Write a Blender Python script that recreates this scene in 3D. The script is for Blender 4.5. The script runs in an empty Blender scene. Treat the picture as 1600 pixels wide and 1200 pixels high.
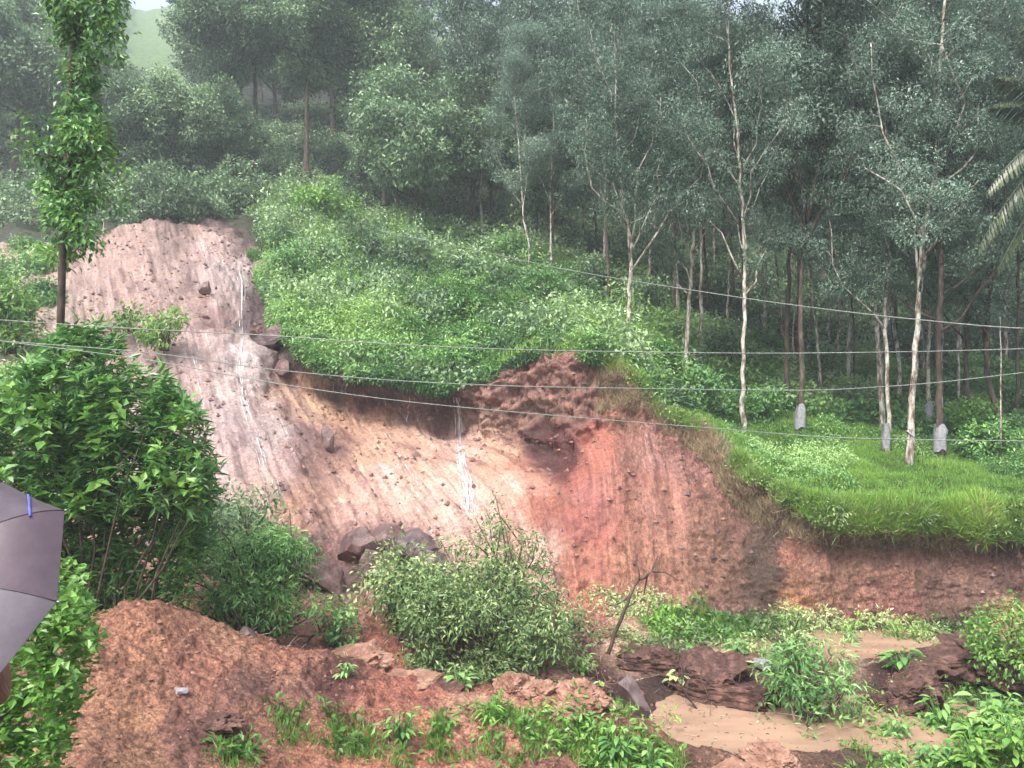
import bpy, math, random
import numpy as np
from mathutils import Vector, Matrix
from mathutils.bvhtree import BVHTree

# ------------------------------------------------------------------ camera, sky, sun, exposure
sc = bpy.context.scene
F, HY = 1256.0, 560.0            # focal length and horizon row, in pixels of the 1600 x 1200 picture
cam_d = bpy.data.cameras.new("camera"); cam = bpy.data.objects.new("camera", cam_d)
sc.collection.objects.link(cam); sc.camera = cam
cam.location = (0, 0, 0); cam.rotation_euler = (math.radians(90), 0, 0)
cam_d.sensor_width = 36; cam_d.lens = 36 * F / 1600
cam_d.shift_y = -(600 - HY) / 1600; cam_d.clip_end = 4000; cam_d.clip_start = 0.05

SUN_EL, SUN_AZ = math.radians(58), math.radians(-150)     # high sun behind thick cloud, behind the left shoulder
w = bpy.data.worlds.new("World"); sc.world = w; w.use_nodes = True
nt = w.node_tree; nt.nodes.clear()
sky = nt.nodes.new("ShaderNodeTexSky"); sky.sky_type = 'NISHITA'; sky.sun_disc = False
sky.sun_elevation = SUN_EL; sky.sun_rotation = SUN_AZ
sky.air_density = 1.0; sky.dust_density = 6.0; sky.ozone_density = 1.0
hs = nt.nodes.new("ShaderNodeHueSaturation"); hs.inputs['Saturation'].default_value = 0.60
bg = nt.nodes.new("ShaderNodeBackground"); bg.inputs['Strength'].default_value = 0.15
wo = nt.nodes.new("ShaderNodeOutputWorld")
nt.links.new(sky.outputs[0], hs.inputs['Color']); nt.links.new(hs.outputs[0], bg.inputs[0]); nt.links.new(bg.outputs[0], wo.inputs[0])
sd = bpy.data.lights.new("sun", 'SUN'); sd.energy = 1.5; sd.angle = math.radians(14); sd.color = (1, .97, .92)
so = bpy.data.objects.new("sun", sd); sc.collection.objects.link(so)
sv = Vector((math.sin(SUN_AZ) * math.cos(SUN_EL), math.cos(SUN_AZ) * math.cos(SUN_EL), math.sin(SUN_EL)))
so.rotation_euler = (-sv).to_track_quat('-Z', 'Y').to_euler()
sc.view_settings.view_transform = 'Standard'; sc.view_settings.look = 'None'
sc.view_settings.exposure = 1.45; sc.view_settings.gamma = 1
sc.cycles.max_bounces = 5; sc.cycles.diffuse_bounces = 3; sc.cycles.glossy_bounces = 2
sc.cycles.transmission_bounces = 2; sc.cycles.transparent_max_bounces = 4; sc.cycles.volume_bounces = 1
sc.cycles.caustics_reflective = False; sc.cycles.caustics_refractive = False

RNG = np.random.default_rng(7)
col = sc.collection

# ------------------------------------------------------------------ helpers
def at(px, py, d):
    return np.array([(px - 800) / F * d, d, (HY - py) / F * d])

def lin(c):
    c = np.asarray(c, float) / 255.0
    return np.where(c <= .04045, c / 12.92, ((c + .055) / 1.055) ** 2.4)

def hash3(i, j, k, seed):
    n = (i * 374761393 + j * 668265263 + k * 2147483647 + seed * 974634777) & 0x7fffffff
    n = ((n ^ (n >> 13)) * 1274126177) & 0x7fffffff
    n = ((n ^ (n >> 15)) * 668265263) & 0x7fffffff
    return ((n ^ (n >> 12)) & 0xffff) / 65535.0 * 2 - 1

def vnoise(P, seed=0):
    P = np.asarray(P, float); I = np.floor(P).astype(np.int64); f = P - I; f = f * f * f * (f * (f * 6 - 15) + 10)
    out = 0
    for a in (0, 1):
        wa = f[:, 0] if a else 1 - f[:, 0]
        for b in (0, 1):
            wb = f[:, 1] if b else 1 - f[:, 1]
            for c in (0, 1):
                wc = f[:, 2] if c else 1 - f[:, 2]
                out = out + wa * wb * wc * hash3(I[:, 0] + a, I[:, 1] + b, I[:, 2] + c, seed)
    return out

def fbm(P, oct=4, seed=0, gain=.5):
    s, a, t = 0, 1, 0
    for o in range(oct):
        s = s + a * vnoise(np.asarray(P) * (2.03 ** o), seed + o * 17); t += a; a *= gain
    return s / t

def tag(o, label=None, cat=None, group=None, kind=None):
    if label: o['label'] = label
    if cat: o['category'] = cat
    if group: o['group'] = group
    if kind: o['kind'] = kind
    return o

def empty(name, loc=(0, 0, 0), rz=0):
    o = bpy.data.objects.new(name, None); col.objects.link(o)
    o.location = tuple(loc); o.rotation_euler = (0, 0, rz); o.empty_display_size = .2
    return o

def raw_mesh(name, V, polys, mat=None, tint=None, smooth=False, colr=None, uv=None):
    """polys: (n,k) int array, or a list of such arrays"""
    V = np.asarray(V, np.float32)
    if not isinstance(polys, list): polys = [polys]
    polys = [np.asarray(p, np.int32) for p in polys if len(p)]
    me = bpy.data.meshes.new(name)
    me.vertices.add(len(V)); me.vertices.foreach_set('co', V.ravel())
    idx = np.concatenate([p.ravel() for p in polys]); cnt = np.concatenate([np.full(len(p), p.shape[1], np.int32) for p in polys])
    me.loops.add(len(idx)); me.loops.foreach_set('vertex_index', idx)
    me.polygons.add(len(cnt)); st = np.zeros(len(cnt), np.int32); st[1:] = np.cumsum(cnt)[:-1]
    me.polygons.foreach_set('loop_start', st)
    me.polygons.foreach_set('use_smooth', np.full(len(cnt), smooth))
    me.update(calc_edges=True)
    if tint is not None:
        a = me.attributes.new('tint', 'FLOAT', 'POINT'); a.data.foreach_set('value', np.asarray(tint, np.float32))
    if colr is not None:
        a = me.attributes.new('soil', 'FLOAT_COLOR', 'POINT')
        a.data.foreach_set('color', np.concatenate([colr, np.ones((len(V), 1))], 1).astype(np.float32).ravel())
    if uv is not None:
        a = me.attributes.new('flow', 'FLOAT_VECTOR', 'POINT'); a.data.foreach_set('vector', np.asarray(uv, np.float32).ravel())
    if mat: me.materials.append(mat)
    return me

def mobj(name, me, parent=None, loc=None):
    o = bpy.data.objects.new(name, me); col.objects.link(o)
    if parent: o.parent = parent
    if loc is not None: o.location = tuple(loc)
    return o

class Geo:
    """collects shapes into one mesh"""
    def __init__(s): s.V = []; s.Q = {3: [], 4: []}; s.T = []; s.n = 0
    def add(s, V, polys, t=.5):
        V = np.asarray(V, float); polys = np.asarray(polys)
        s.Q[polys.shape[1]].append(polys + s.n); s.V.append(V)
        s.T.append(np.full(len(V), t) if np.isscalar(t) else t); s.n += len(V)
    def tube(s, pts, rad, n=7, t=.5, caps=True):
        pts = np.asarray(pts, float); m = len(pts); rad = np.broadcast_to(rad, (m,))
        tan = np.gradient(pts, axis=0); tan /= np.linalg.norm(tan, axis=1)[:, None] + 1e-9
        ref = np.array([1., 0, 0]) if abs(tan[0][0]) < .8 else np.array([0, 1., 0])
        u = np.cross(tan, ref); u /= np.linalg.norm(u, axis=1)[:, None] + 1e-9; v = np.cross(tan, u)
        a = np.arange(n) * 2 * np.pi / n
        V = pts[:, None] + rad[:, None, None] * (np.cos(a)[None, :, None] * u[:, None] + np.sin(a)[None, :, None] * v[:, None])
        V = V.reshape(-1, 3); q = []
        i = np.arange(m - 1)[:, None] * n; j = np.arange(n)[None]; k = (j + 1) % n
        Q = np.stack([i + j, i + k, i + n + k, i + n + j], -1).reshape(-1, 4)
        s.add(V, Q, t)
        if caps:
            V2 = np.array([pts[0], pts[-1]]); b = s.n - m * n
            s.V.append(V2); s.T.append(np.full(2, t if np.isscalar(t) else .5)); e = s.n; s.n += 2
            jj = np.arange(n); kk = (jj + 1) % n
            s.Q[3].append(np.stack([b + kk, b + jj, np.full(n, e)], -1))
            s.Q[3].append(np.stack([b + (m - 1) * n + jj, b + (m - 1) * n + kk, np.full(n, e + 1)], -1))
    def leaves(s, P, D, N, L, W, tint, fold=.15):
        """many leaves at once: base P, axis D, face normal N, length L, width W"""
        P = np.asarray(P, float); n = len(P)
        if n == 0: return
        D = D / (np.linalg.norm(D, axis=1)[:, None] + 1e-9); S = np.cross(D, N); S /= np.linalg.norm(S, axis=1)[:, None] + 1e-9
        U = np.cross(S, D); L = np.broadcast_to(L, (n,))[:, None]; W = np.broadcast_to(W, (n,))[:, None]
        V = np.stack([P, P + D * L * .45 + S * W * .5 + U * W * fold, P + D * L - U * L * .12, P + D * L * .45 - S * W * .5 + U * W * fold], 1).reshape(-1, 3)
        Q = np.arange(n * 4).reshape(n, 4); s.add(V, Q, np.repeat(tint, 4))
    def mesh(s, name, mat, smooth=False):
        ps = [np.concatenate(q) for q in (s.Q[4], s.Q[3]) if q]
        return raw_mesh(name, np.concatenate(s.V), ps, mat, np.concatenate(s.T), smooth)

def unit(n, rng):
    v = rng.normal(size=(n, 3)); return v / (np.linalg.norm(v, axis=1)[:, None] + 1e-9)

# ------------------------------------------------------------------ materials
def node_mat(name):
    m = bpy.data.materials.new(name); m.use_nodes = True; n = m.node_tree; n.nodes.clear()
    return m, n, n.nodes.new, n.links.new

def ramp(N, stops):
    r = N("ShaderNodeValToRGB"); e = r.color_ramp.elements
    while len(e) < len(stops): e.new(.5)
    for i, (p, c) in enumerate(stops):
        e[i].position = p; e[i].color = (*c, 1)
    return r

def leaf_mat(name, dark, mid, light, rough=.45, trans=.25, spec=.5):
    m, n, N, Lk = node_mat(name)
    a = N("ShaderNodeAttribute"); a.attribute_name = 'tint'
    oi = N("ShaderNodeObjectInfo")
    ad = N("ShaderNodeMath"); ad.operation = 'MULTIPLY_ADD'; ad.inputs[1].default_value = .22
    sub = N("ShaderNodeMath"); sub.operation = 'SUBTRACT'; sub.inputs[1].default_value = .11
    Lk(oi.outputs['Random'], ad.inputs[0]); Lk(a.outputs['Fac'], ad.inputs[2]); Lk(ad.outputs[0], sub.inputs[0])
    r = ramp(N, [(0, dark), (.55, mid), (1, light)]); Lk(sub.outputs[0], r.inputs[0])
    b = N("ShaderNodeBsdfPrincipled"); b.inputs['Roughness'].default_value = rough
    b.inputs['Specular IOR Level'].default_value = spec
    Lk(r.outputs[0], b.inputs['Base Color'])
    t = N("ShaderNodeBsdfTranslucent"); Lk(r.outputs[0], t.inputs[0])
    mx = N("ShaderNodeMixShader"); mx.inputs[0].default_value = trans
    o = N("ShaderNodeOutputMaterial"); Lk(b.outputs[0], mx.inputs[1]); Lk(t.outputs[0], mx.inputs[2]); Lk(mx.outputs[0], o.inputs[0])
    return m

def rough_mat(name, stops, scale=4, rough=.8, bump=.3, detail=8, dist=.05, stretch=(1, 1, 1), spec=.3, metallic=0):
    m, n, N, Lk = node_mat(name)
    tc = N("ShaderNodeTexCoord"); mp = N("ShaderNodeMapping"); mp.inputs['Scale'].default_value = stretch
    nz = N("ShaderNodeTexNoise"); nz.inputs['Scale'].default_value = scale; nz.inputs['Detail'].default_value = detail
    nz.inputs['Roughness'].default_value = .65
    r = ramp(N, stops); b = N("ShaderNodeBsdfPrincipled"); b.inputs['Roughness'].default_value = rough
    b.inputs['Specular IOR Level'].default_value = spec; b.inputs['Metallic'].default_value = metallic
    bp = N("ShaderNodeBump"); bp.inputs['Strength'].default_value = bump; bp.inputs['Distance'].default_value = dist
    o = N("ShaderNodeOutputMaterial")
    Lk(tc.outputs['Object'], mp.inputs[0]); Lk(mp.outputs[0], nz.inputs['Vector']); Lk(nz.outputs['Fac'], r.inputs[0])
    Lk(nz.outputs['Fac'], bp.inputs['Height']); Lk(r.outputs[0], b.inputs['Base Color']); Lk(bp.outputs[0], b.inputs['Normal']); Lk(b.outputs[0], o.inputs[0])
    return m

M = {}
M['rubber'] = leaf_mat('rubber_leaves', (.038, .078, .052), (.14, .225, .16), (.33, .44, .35), .38, .25)
M['forest'] = leaf_mat('forest_leaves', (.035, .080, .038), (.14, .24, .12), (.34, .47, .25), .42, .25)
M['bright'] = leaf_mat('bright_leaves', (.045, .12, .022), (.12, .28, .05), (.30, .48, .11), .38, .3)
M['lush'] = leaf_mat('lush_leaves', (.020, .065, .020), (.09, .23, .055), (.28, .50, .14), .35, .25)
M['herb'] = leaf_mat('herb_leaves', (.04, .12, .038), (.15, .32, .095), (.34, .52, .19), .42, .3)
M['grass'] = leaf_mat('grass_blades', (.06, .13, .025), (.17, .33, .055), (.36, .53, .11), .5, .3)
M['olive'] = leaf_mat('olive_leaves', (.04, .09, .03), (.165, .26, .09), (.44, .52, .24), .4, .2)
M['dry'] = leaf_mat('dry_stems', (.10, .07, .04), (.25, .19, .11), (.48, .40, .26), .7, .1)
M['rootlet'] = leaf_mat('rootlets', (.05, .028, .02), (.16, .09, .065), (.40, .29, .20), .8, .05)
M['palm'] = leaf_mat('palm_leaves', (.02, .035, .02), (.05, .075, .04), (.13, .15, .07), .4, .2)
M['bark'] = rough_mat('pale_bark', [(.36, (.08, .05, .04)), (.46, (.22, .17, .14)), (.53, (.42, .39, .34)), (.68, (.62, .62, .56))], 5, .8, .5, 8, .02, (1.4, 1.4, .55))
M['bark_dark'] = rough_mat('dark_bark', [(.35, (.03, .022, .02)), (.55, (.09, .065, .05)), (.75, (.22, .19, .15))], 5, .85, .6, 8, .02, (1.4, 1.4, .5))
M['guard'] = rough_mat('rain_guard_sheet', [(.3, (.14, .14, .15)), (.7, (.34, .34, .36))], 9, .35, .3, 4, .02)
M['rock'] = rough_mat('wet_rock', [(.3, (.05, .03, .03)), (.5, (.13, .08, .075)), (.7, (.28, .19, .17))], 2.5, .5, .7, 10, .08)
M['rock_grey'] = rough_mat('wet_grey_rock', [(.3, (.05, .033, .034)), (.5, (.12, .085, .088)), (.7, (.25, .18, .18))], 2.5, .4, .5, 10, .05)
M['clod'] = rough_mat('dark_clod', [(.3, (.028, .014, .012)), (.5, (.075, .038, .032)), (.72, (.20, .11, .085))], 5, .8, .8, 10, .08)
M['clod_red'] = rough_mat('red_clod', [(.3, (.12, .06, .042)), (.5, (.24, .13, .092)), (.72, (.38, .24, .18))], 5, .75, .8, 10, .07)
M['cable'] = rough_mat('cable_aluminium', [(.3, (.12, .13, .12)), (.7, (.26, .28, .26))], 30, .5, .1, 3, .002)

# soil: laid colours, painted rim shade included, mottled and streaked along the fall line
def soil_mat():
    m, n, N, Lk = node_mat('wet_soil')
    a = N("ShaderNodeAttribute"); a.attribute_name = 'soil'
    fl = N("ShaderNodeAttribute"); fl.attribute_name = 'flow'
    g = N("ShaderNodeNewGeometry")
    n1 = N("ShaderNodeTexNoise"); n1.inputs['Scale'].default_value = 9; n1.inputs['Detail'].default_value = 12; n1.inputs['Roughness'].default_value = .75
    Lk(g.outputs['Position'], n1.inputs['Vector'])
    n3 = N("ShaderNodeTexNoise"); n3.inputs['Scale'].default_value = .9; n3.inputs['Detail'].default_value = 8; n3.inputs['Distortion'].default_value = 1.2
    Lk(g.outputs['Position'], n3.inputs['Vector'])
    mp = N("ShaderNodeMapping"); mp.inputs['Scale'].default_value = (3.2, .20, 1); Lk(fl.outputs['Vector'], mp.inputs[0])
    n2 = N("ShaderNodeTexNoise"); n2.inputs['Scale'].default_value = 1.6; n2.inputs['Detail'].default_value = 9; n2.inputs['Roughness'].default_value = .62; n2.inputs['Distortion'].default_value = .7
    Lk(mp.outputs[0], n2.inputs['Vector'])
    sz_ = N('ShaderNodeSeparateXYZ'); Lk(fl.outputs['Vector'], sz_.inputs[0]); calm = N('ShaderNodeMapRange'); calm.inputs['To Min'].default_value = 1; calm.inputs['To Max'].default_value = .5; Lk(sz_.outputs['Z'], calm.inputs['Value'])
    def mul(c1, fac_sock, lo, hi, p0, p1, tintlo=(1, 1, 1), tinthi=(1, 1, 1)):
        r = ramp(N, [(p0, tuple(lo * t for t in tintlo)), (p1, tuple(hi * t for t in tinthi))]); Lk(fac_sock, r.inputs[0])
        x = N("ShaderNodeMix"); x.data_type = 'RGBA'; x.blend_type = 'MULTIPLY'; x.inputs[0].default_value = 1; x.clamp_result = False
        Lk(calm.outputs[0], x.inputs[0]); Lk(c1, x.inputs[6]); Lk(r.outputs[0], x.inputs[7]); return x.outputs[2]
    c = mul(a.outputs['Color'], n1.outputs['Fac'], .34, 1.30, .38, .58, (1, .84, .84), (1, 1, .97))
    n4 = N("ShaderNodeTexNoise"); n4.inputs['Scale'].default_value = 26; n4.inputs['Detail'].default_value = 6; n4.inputs['Roughness'].default_value = .8
    Lk(g.outputs['Position'], n4.inputs['Vector']); c = mul(c, n4.outputs['Fac'], .32, 1.30, .38, .58, (1, .9, .86), (1, 1, 1))
    c = mul(c, n3.outputs['Fac'], .75, 1.2, .35, .65, (1, .9, .95), (1, 1.0, .96))
    # wet streaks only where the flow attribute says the ground is bare and steep
    sx = N("ShaderNodeSeparateXYZ"); Lk(fl.outputs['Vector'], sx.inputs[0])
    st = ramp(N, [(.32, (.52, .42, .43)), (.42, (.86, .80, .80)), (.50, (1.02, .99, .95)), (.57, (1.02, 1.0, .98)), (.60, (1.5, 1.5, 1.55)), (.63, (1.12, 1.06, 1.0)), (.70, (1.3, 1.3, 1.35))]); Lk(n2.outputs['Fac'], st.inputs[0])
    x = N("ShaderNodeMix"); x.data_type = 'RGBA'; x.blend_type = 'MULTIPLY'; x.clamp_result = False
    Lk(sx.outputs['Z'], x.inputs[0]); Lk(c, x.inputs[6]); Lk(st.outputs[0], x.inputs[7]); c = x.outputs[2]
    b = N("ShaderNodeBsdfPrincipled"); Lk(c, b.inputs['Base Color']); b.inputs['Specular IOR Level'].default_value = .4
    rr = ramp(N, [(.4, (.45,) * 3), (.65, (.85,) * 3)]); Lk(n3.outputs['Fac'], rr.inputs[0]); Lk(rr.outputs[0], b.inputs['Roughness'])
    bp = N("ShaderNodeBump"); bp.inputs['Strength'].default_value = .8; bp.inputs['Distance'].default_value = .09
    Lk(n1.outputs['Fac'], bp.inputs['Height']); Lk(bp.outputs[0], b.inputs['Normal'])
    o = N("ShaderNodeOutputMaterial"); Lk(b.outputs[0], o.inputs[0]); return m
M['soil'] = soil_mat()

def water_mat(name, base, rough=.12):
    m, n, N, Lk = node_mat(name)
    g = N("ShaderNodeNewGeometry"); mp = N("ShaderNodeMapping"); mp.inputs['Scale'].default_value = (.5, 2.2, 1)
    nz = N("ShaderNodeTexNoise"); nz.inputs['Scale'].default_value = 1.3; nz.inputs['Detail'].default_value = 8
    Lk(g.outputs['Position'], mp.inputs[0]); Lk(mp.outputs[0], nz.inputs['Vector'])
    r = ramp(N, [(.35, tuple(c * .8 for c in base)), (.65, tuple(min(1, c * 1.12) for c in base))]); Lk(nz.outputs['Fac'], r.inputs[0])
    n2 = N("ShaderNodeTexNoise"); n2.inputs['Scale'].default_value = 22; n2.inputs['Detail'].default_value = 3
    Lk(g.outputs['Position'], n2.inputs['Vector'])
    bp = N("ShaderNodeBump"); bp.inputs['Strength'].default_value = .25; bp.inputs['Distance'].default_value = .02; Lk(n2.outputs['Fac'], bp.inputs['Height'])
    b = N("ShaderNodeBsdfPrincipled"); Lk(r.outputs[0], b.inputs['Base Color']); b.inputs['Roughness'].default_value = rough; b.inputs['Specular IOR Level'].default_value = .7
    Lk(bp.outputs[0], b.inputs['Normal']); o = N("ShaderNodeOutputMaterial"); Lk(b.outputs[0], o.inputs[0]); return m
M['mudwater'] = water_mat('muddy_water', (.31, .205, .145), .06)
M['foam'] = water_mat('white_water', (.56, .52, .53), .2)

# ------------------------------------------------------------------ the hillside (one sheet, near bank to far ridge)
# each column: pixel x, then (row, distance) from the near bank up to the far ridge
COLS = {
 -1200: [(2300,1.2),(1376,4),(1210,8.5),(1020,9.5),(960,13),(940,15.5),(900,17),(760,20),(600,26),(500,31),(385,40),(375,40.6),(365,43),(330,47),(210,75),(60,150),(-80,320),(60,700)],
 -300: [(2300,1.2),(1376,4),(1210,8.5),(1020,9.5),(960,13),(940,15.5),(900,17),(760,20),(600,26),(500,31),(385,40),(375,40.6),(365,43),(330,47),(210,75),(60,150),(-80,320),(60,700)],
 0:   [(2300,1.2),(1376,4),(1210,8.5),(1000,9.6),(960,13),(940,15.5),(890,17.3),(760,20),(600,26),(480,31),(385,40),(378,40.6),(365,42),(330,47),(210,75),(60,150),(-90,320),(60,700)],
 120: [(2300,1.2),(1400,4),(1220,8.3),(970,10.8),(1010,13.2),(960,15.5),(900,17.3),(780,20),(600,26),(480,31),(388,40),(378,40.6),(360,42.5),(325,47),(210,75),(50,150),(-90,320),(60,700)],
 220: [(2300,1.2),(1450,4),(1220,8.8),(945,11.5),(1010,13.8),(960,15.5),(910,17.3),(800,19.5),(610,25.8),(480,31),(355,41.8),(348,42.6),(350,43.5),(320,48),(200,75),(40,150),(-80,320),(60,700)],
 320: [(2300,1.2),(1480,4),(1225,9.2),(975,12),(1010,14),(960,15.8),(920,17.5),(820,19.5),(620,25.5),(490,31),(344,44.5),(338,45),(328,46.5),(310,49),(200,75),(60,150),(-60,320),(60,700)],
 385: [(2300,1.2),(1480,4),(1230,9.4),(995,12.2),(1020,14),(965,15.8),(925,17.5),(830,19.5),(635,25.5),(530,30),(372,42.5),(350,44),(335,46),(318,48.5),(200,75),(80,150),(-40,320),(60,700)],
 425: [(2300,1.2),(1480,4),(1230,9.6),(1010,12.5),(1025,14.2),(970,16),(930,17.5),(838,19.5),(655,25.3),(568,29.3),(480,33),(462,34),(400,39),(325,48),(200,75),(90,150),(-30,320),(60,700)],
 455: [(2300,1.2),(1480,4),(1230,9.8),(1020,12.6),(1025,14.3),(975,16),(930,17.6),(845,19.6),(670,25.2),(598,29.1),(535,29.2),(515,30.3),(420,37),(330,47),(200,75),(90,150),(-30,320),(60,700)],
 530: [(2300,1.2),(1480,4),(1230,10.2),(1040,13),(1035,14.6),(985,16.2),(940,17.8),(855,20),(720,24.4),(640,28.9),(586,28),(572,29),(450,35),(350,46),(200,75),(90,150),(-20,320),(60,700)],
 620: [(2300,1.2),(1480,4),(1230,10.6),(1070,13.3),(1060,15.2),(1000,16.6),(945,18),(862,20.3),(735,24.2),(655,28.6),(598,27.7),(584,28.6),(460,34.5),(370,45),(230,75),(110,150),(10,320),(80,700)],
 700: [(2300,1.2),(1480,4),(1230,11),(1082,13.5),(1070,15.5),(1010,16.8),(950,18.2),(866,20.5),(742,23.9),(668,28.2),(612,27.3),(598,28.2),(470,34),(390,44),(250,75),(130,150),(40,320),(100,700)],
 760: [(2300,1.2),(1480,4),(1225,11.2),(1090,13.5),(1072,15.5),(1010,17),(955,18.4),(875,20.5),(748,23.4),(672,26.7),(596,26.7),(583,27.8),(475,33.5),(405,43),(270,75),(150,150),(50,320),(110,700)],
 840: [(2300,1.2),(1480,4),(1225,11.5),(1094,13.5),(1075,15.6),(1015,17.1),(965,18.6),(905,20.5),(750,23.3),(690,25.6),(563,26),(552,27.2),(480,33),(420,42),(290,75),(170,150),(60,320),(120,700)],
 920: [(2300,1.2),(1490,4),(1225,11.8),(1105,13.5),(1085,15.4),(1030,17),(980,18.4),(937,20.5),(730,22.9),(680,24.6),(551,25.4),(541,26.6),(500,31),(450,40),(310,75),(190,150),(80,320),(130,700)],
 1000: [(2300,1.2),(1500,4),(1225,12),(1140,13.2),(1110,15),(1036,16.9),(1000,18.2),(947,20.5),(765,22.4),(650,24.6),(602,25),(590,26.2),(560,29.5),(500,37),(330,75),(210,150),(90,320),(150,700)],
 1050: [(2300,1.2),(1500,4),(1230,12.1),(1168,13.2),(1130,15),(1040,16.8),(1012,18.2),(950,20.5),(790,22.2),(690,24),(652,24.4),(640,25.4),(600,29),(530,36),(345,75),(230,150),(100,320),(160,700)],
 1100: [(2300,1.2),(1500,4),(1240,12.3),(1182,13.2),(1145,14.8),(1035,16.8),(1018,18.3),(955,20.5),(810,22),(720,23.6),(668,24),(655,25),(635,29),(560,35),(360,75),(250,150),(110,320),(170,700)],
 1180: [(2300,1.2),(1500,4),(1245,12.3),(1190,13),(1145,14.8),(1030,16.8),(1020,18.2),(965,20.4),(880,21.3),(800,22.2),(742,22.3),(722,23.3),(680,27),(610,34),(380,75),(270,150),(120,320),(180,700)],
 1300: [(2300,1.2),(1500,4),(1240,12.3),(1183,13),(1142,14.8),(1045,16.7),(1028,18.2),(976,20),(900,20.6),(848,21.1),(800,20.8),(770,21.8),(695,27),(640,34),(400,75),(300,150),(130,320),(190,700)],
 1450: [(2300,1.2),(1500,4),(1250,12),(1205,13),(1135,15),(1020,16.6),(1020,18.2),(980,19.8),(905,20.4),(850,20.8),(808,20.5),(775,21.5),(700,27),(648,33),(400,75),(310,150),(140,320),(200,700)],
 1600: [(2300,1.2),(1500,4),(1240,11.4),(1170,12.6),(1110,14.8),(1000,16.4),(1000,17.8),(965,19.5),(900,20.1),(848,20.5),(812,20.2),(780,21.2),(700,27),(650,33),(400,75),(310,150),(140,320),(200,700)],
 1900: [(2300,1.2),(1500,4),(1230,11),(1150,12.4),(1100,14.6),(1010,16.2),(980,17.8),(950,19.3),(890,19.9),(840,20.3),(800,20),(770,21),(700,27),(640,33),(400,75),(310,150),(140,320),(200,700)],
 2800: [(2300,1.2),(1500,4),(1230,11),(1150,12.4),(1100,14.6),(1010,16.2),(980,17.8),(950,19.3),(890,19.9),(840,20.3),(800,20),(770,21),(700,27),(640,33),(400,75),(310,150),(140,320),(200,700)],
}
cx = np.array(sorted(COLS)); R_ = len(COLS[0])     # the two far distances are drawn in below
ctl = np.array([COLS[c] for c in cx], float)            # col, ring, (py, d)
ctl[cx == 220, -2, 0] = 20; ctl[cx == 220, -3, 0] = 75; ctl[cx == 320, -2, 0] = -5; ctl[cx == 700, -2, 0] = 60; ctl[cx == 700, -3, 0] = 110; ctl[cx >= 1180, -2, 0] += 90; ctl[cx >= 1180, -3, 0] += 20; ctl[:, -2, 1] = 220; ctl[:, -1, 1] = 262
ctlz = np.stack([(HY - ctl[..., 0]) / F * ctl[..., 1], ctl[..., 1]], -1)   # z, d

def pchip(xk, yk, x):
    """monotone cubic along axis 0"""
    h = np.diff(xk); shp = (-1,) + (1,) * (yk.ndim - 1); hh = h.reshape(shp); dl = np.diff(yk, axis=0) / hh
    m = np.zeros_like(yk); a, b = dl[:-1], dl[1:]; m[1:-1] = np.where(a * b > 0, 2 * a * b / (a + b + 1e-12 * np.sign(a + b) + 1e-15), 0)
    m[0] = dl[0]; m[-1] = dl[-1]
    i = np.clip(np.searchsorted(xk, x) - 1, 0, len(xk) - 2); t = ((x - xk[i]) / h[i]).reshape(shp); H_ = h[i].reshape(shp)
    return (2*t**3-3*t**2+1)*yk[i] + (t**3-2*t**2+t)*H_*m[i] + (-2*t**3+3*t**2)*yk[i+1] + (t**3-t**2)*H_*m[i+1]

px_ = np.concatenate([np.arange(-1200, -300, 30), np.arange(-300, -30, 10), np.arange(-30, 1640, 2.6), np.arange(1640, 1900, 10), np.arange(1900, 2801, 30)])
segs = [10, 20, 90, 34, 24, 24, 30, 74, 66, 40, 26, 50, 40, 26, 22, 16, 10]
rv = np.concatenate([np.linspace(i, i + 1, s, endpoint=False) for i, s in enumerate(segs)] + [[R_ - 1.0]])
A = pchip(cx.astype(float), ctlz, px_)                   # columns x ring x 2
B = pchip(np.arange(R_, dtype=float), np.swapaxes(A, 0, 1), rv)     # rows x columns x 2
nr, nc = B.shape[:2]
d = B[..., 1]; z = B[..., 0]
PX = np.broadcast_to(px_, (nr, nc)); RV = np.broadcast_to(rv[:, None], (nr, nc))
G = np.stack([(PX - 800) / F * d, d, z], -1)
PY = HY - F * z / d
def normals(G):
    a = np.gradient(G, axis=1); b = np.gradient(G, axis=0); n = np.cross(a, b); n /= np.linalg.norm(n, axis=2)[..., None] + 1e-9; return n
NN = normals(G)
flat = G.reshape(-1, 3)
def sstep(a, b, x): t = np.clip((x - a) / (b - a), 0, 1); return t * t * (3 - 2 * t)
cliff = sstep(6.6, 7.3, RV) * (1 - sstep(10, 10.5, RV)) * sstep(-200, 0, PX + 0 * RV)
deb = sstep(2.0, 2.5, RV) * (1 - sstep(7.0, 7.6, RV))
veg = sstep(10, 10.8, RV)
# distance along the fall line, for furrows and streaks
arc = np.zeros((nr, nc)); arc[1:] = np.cumsum(np.linalg.norm(np.diff(G, axis=0), axis=2), axis=0)
arc -= arc[np.searchsorted(rv, 7.0)][None]
slope_dir = .46 * (1 - sstep(700, 950, PX)) - .10 * sstep(1200, 1500, PX)
U = G[..., 0] + arc * slope_dir
fu = np.stack([U * 1.5, arc * .16, np.zeros_like(U)], -1).reshape(-1, 3)
furrow = -np.abs(fbm(fu, 4, 5)).reshape(nr, nc) * .9 + .25
big = fbm(flat * .45, 4, 11).reshape(nr, nc); med = fbm(flat * 1.7, 4, 21).reshape(nr, nc); fine = fbm(flat * 6.5, 4, 31, .6).reshape(nr, nc)
blocky = np.abs(fbm(flat * 1.5, 4, 41)).reshape(nr, nc)
midrough = sstep(700, 760, PX) * (1 - sstep(1020, 1100, PX)) * sstep(8.6, 9, RV) * (1 - sstep(10, 10.4, RV))
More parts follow.
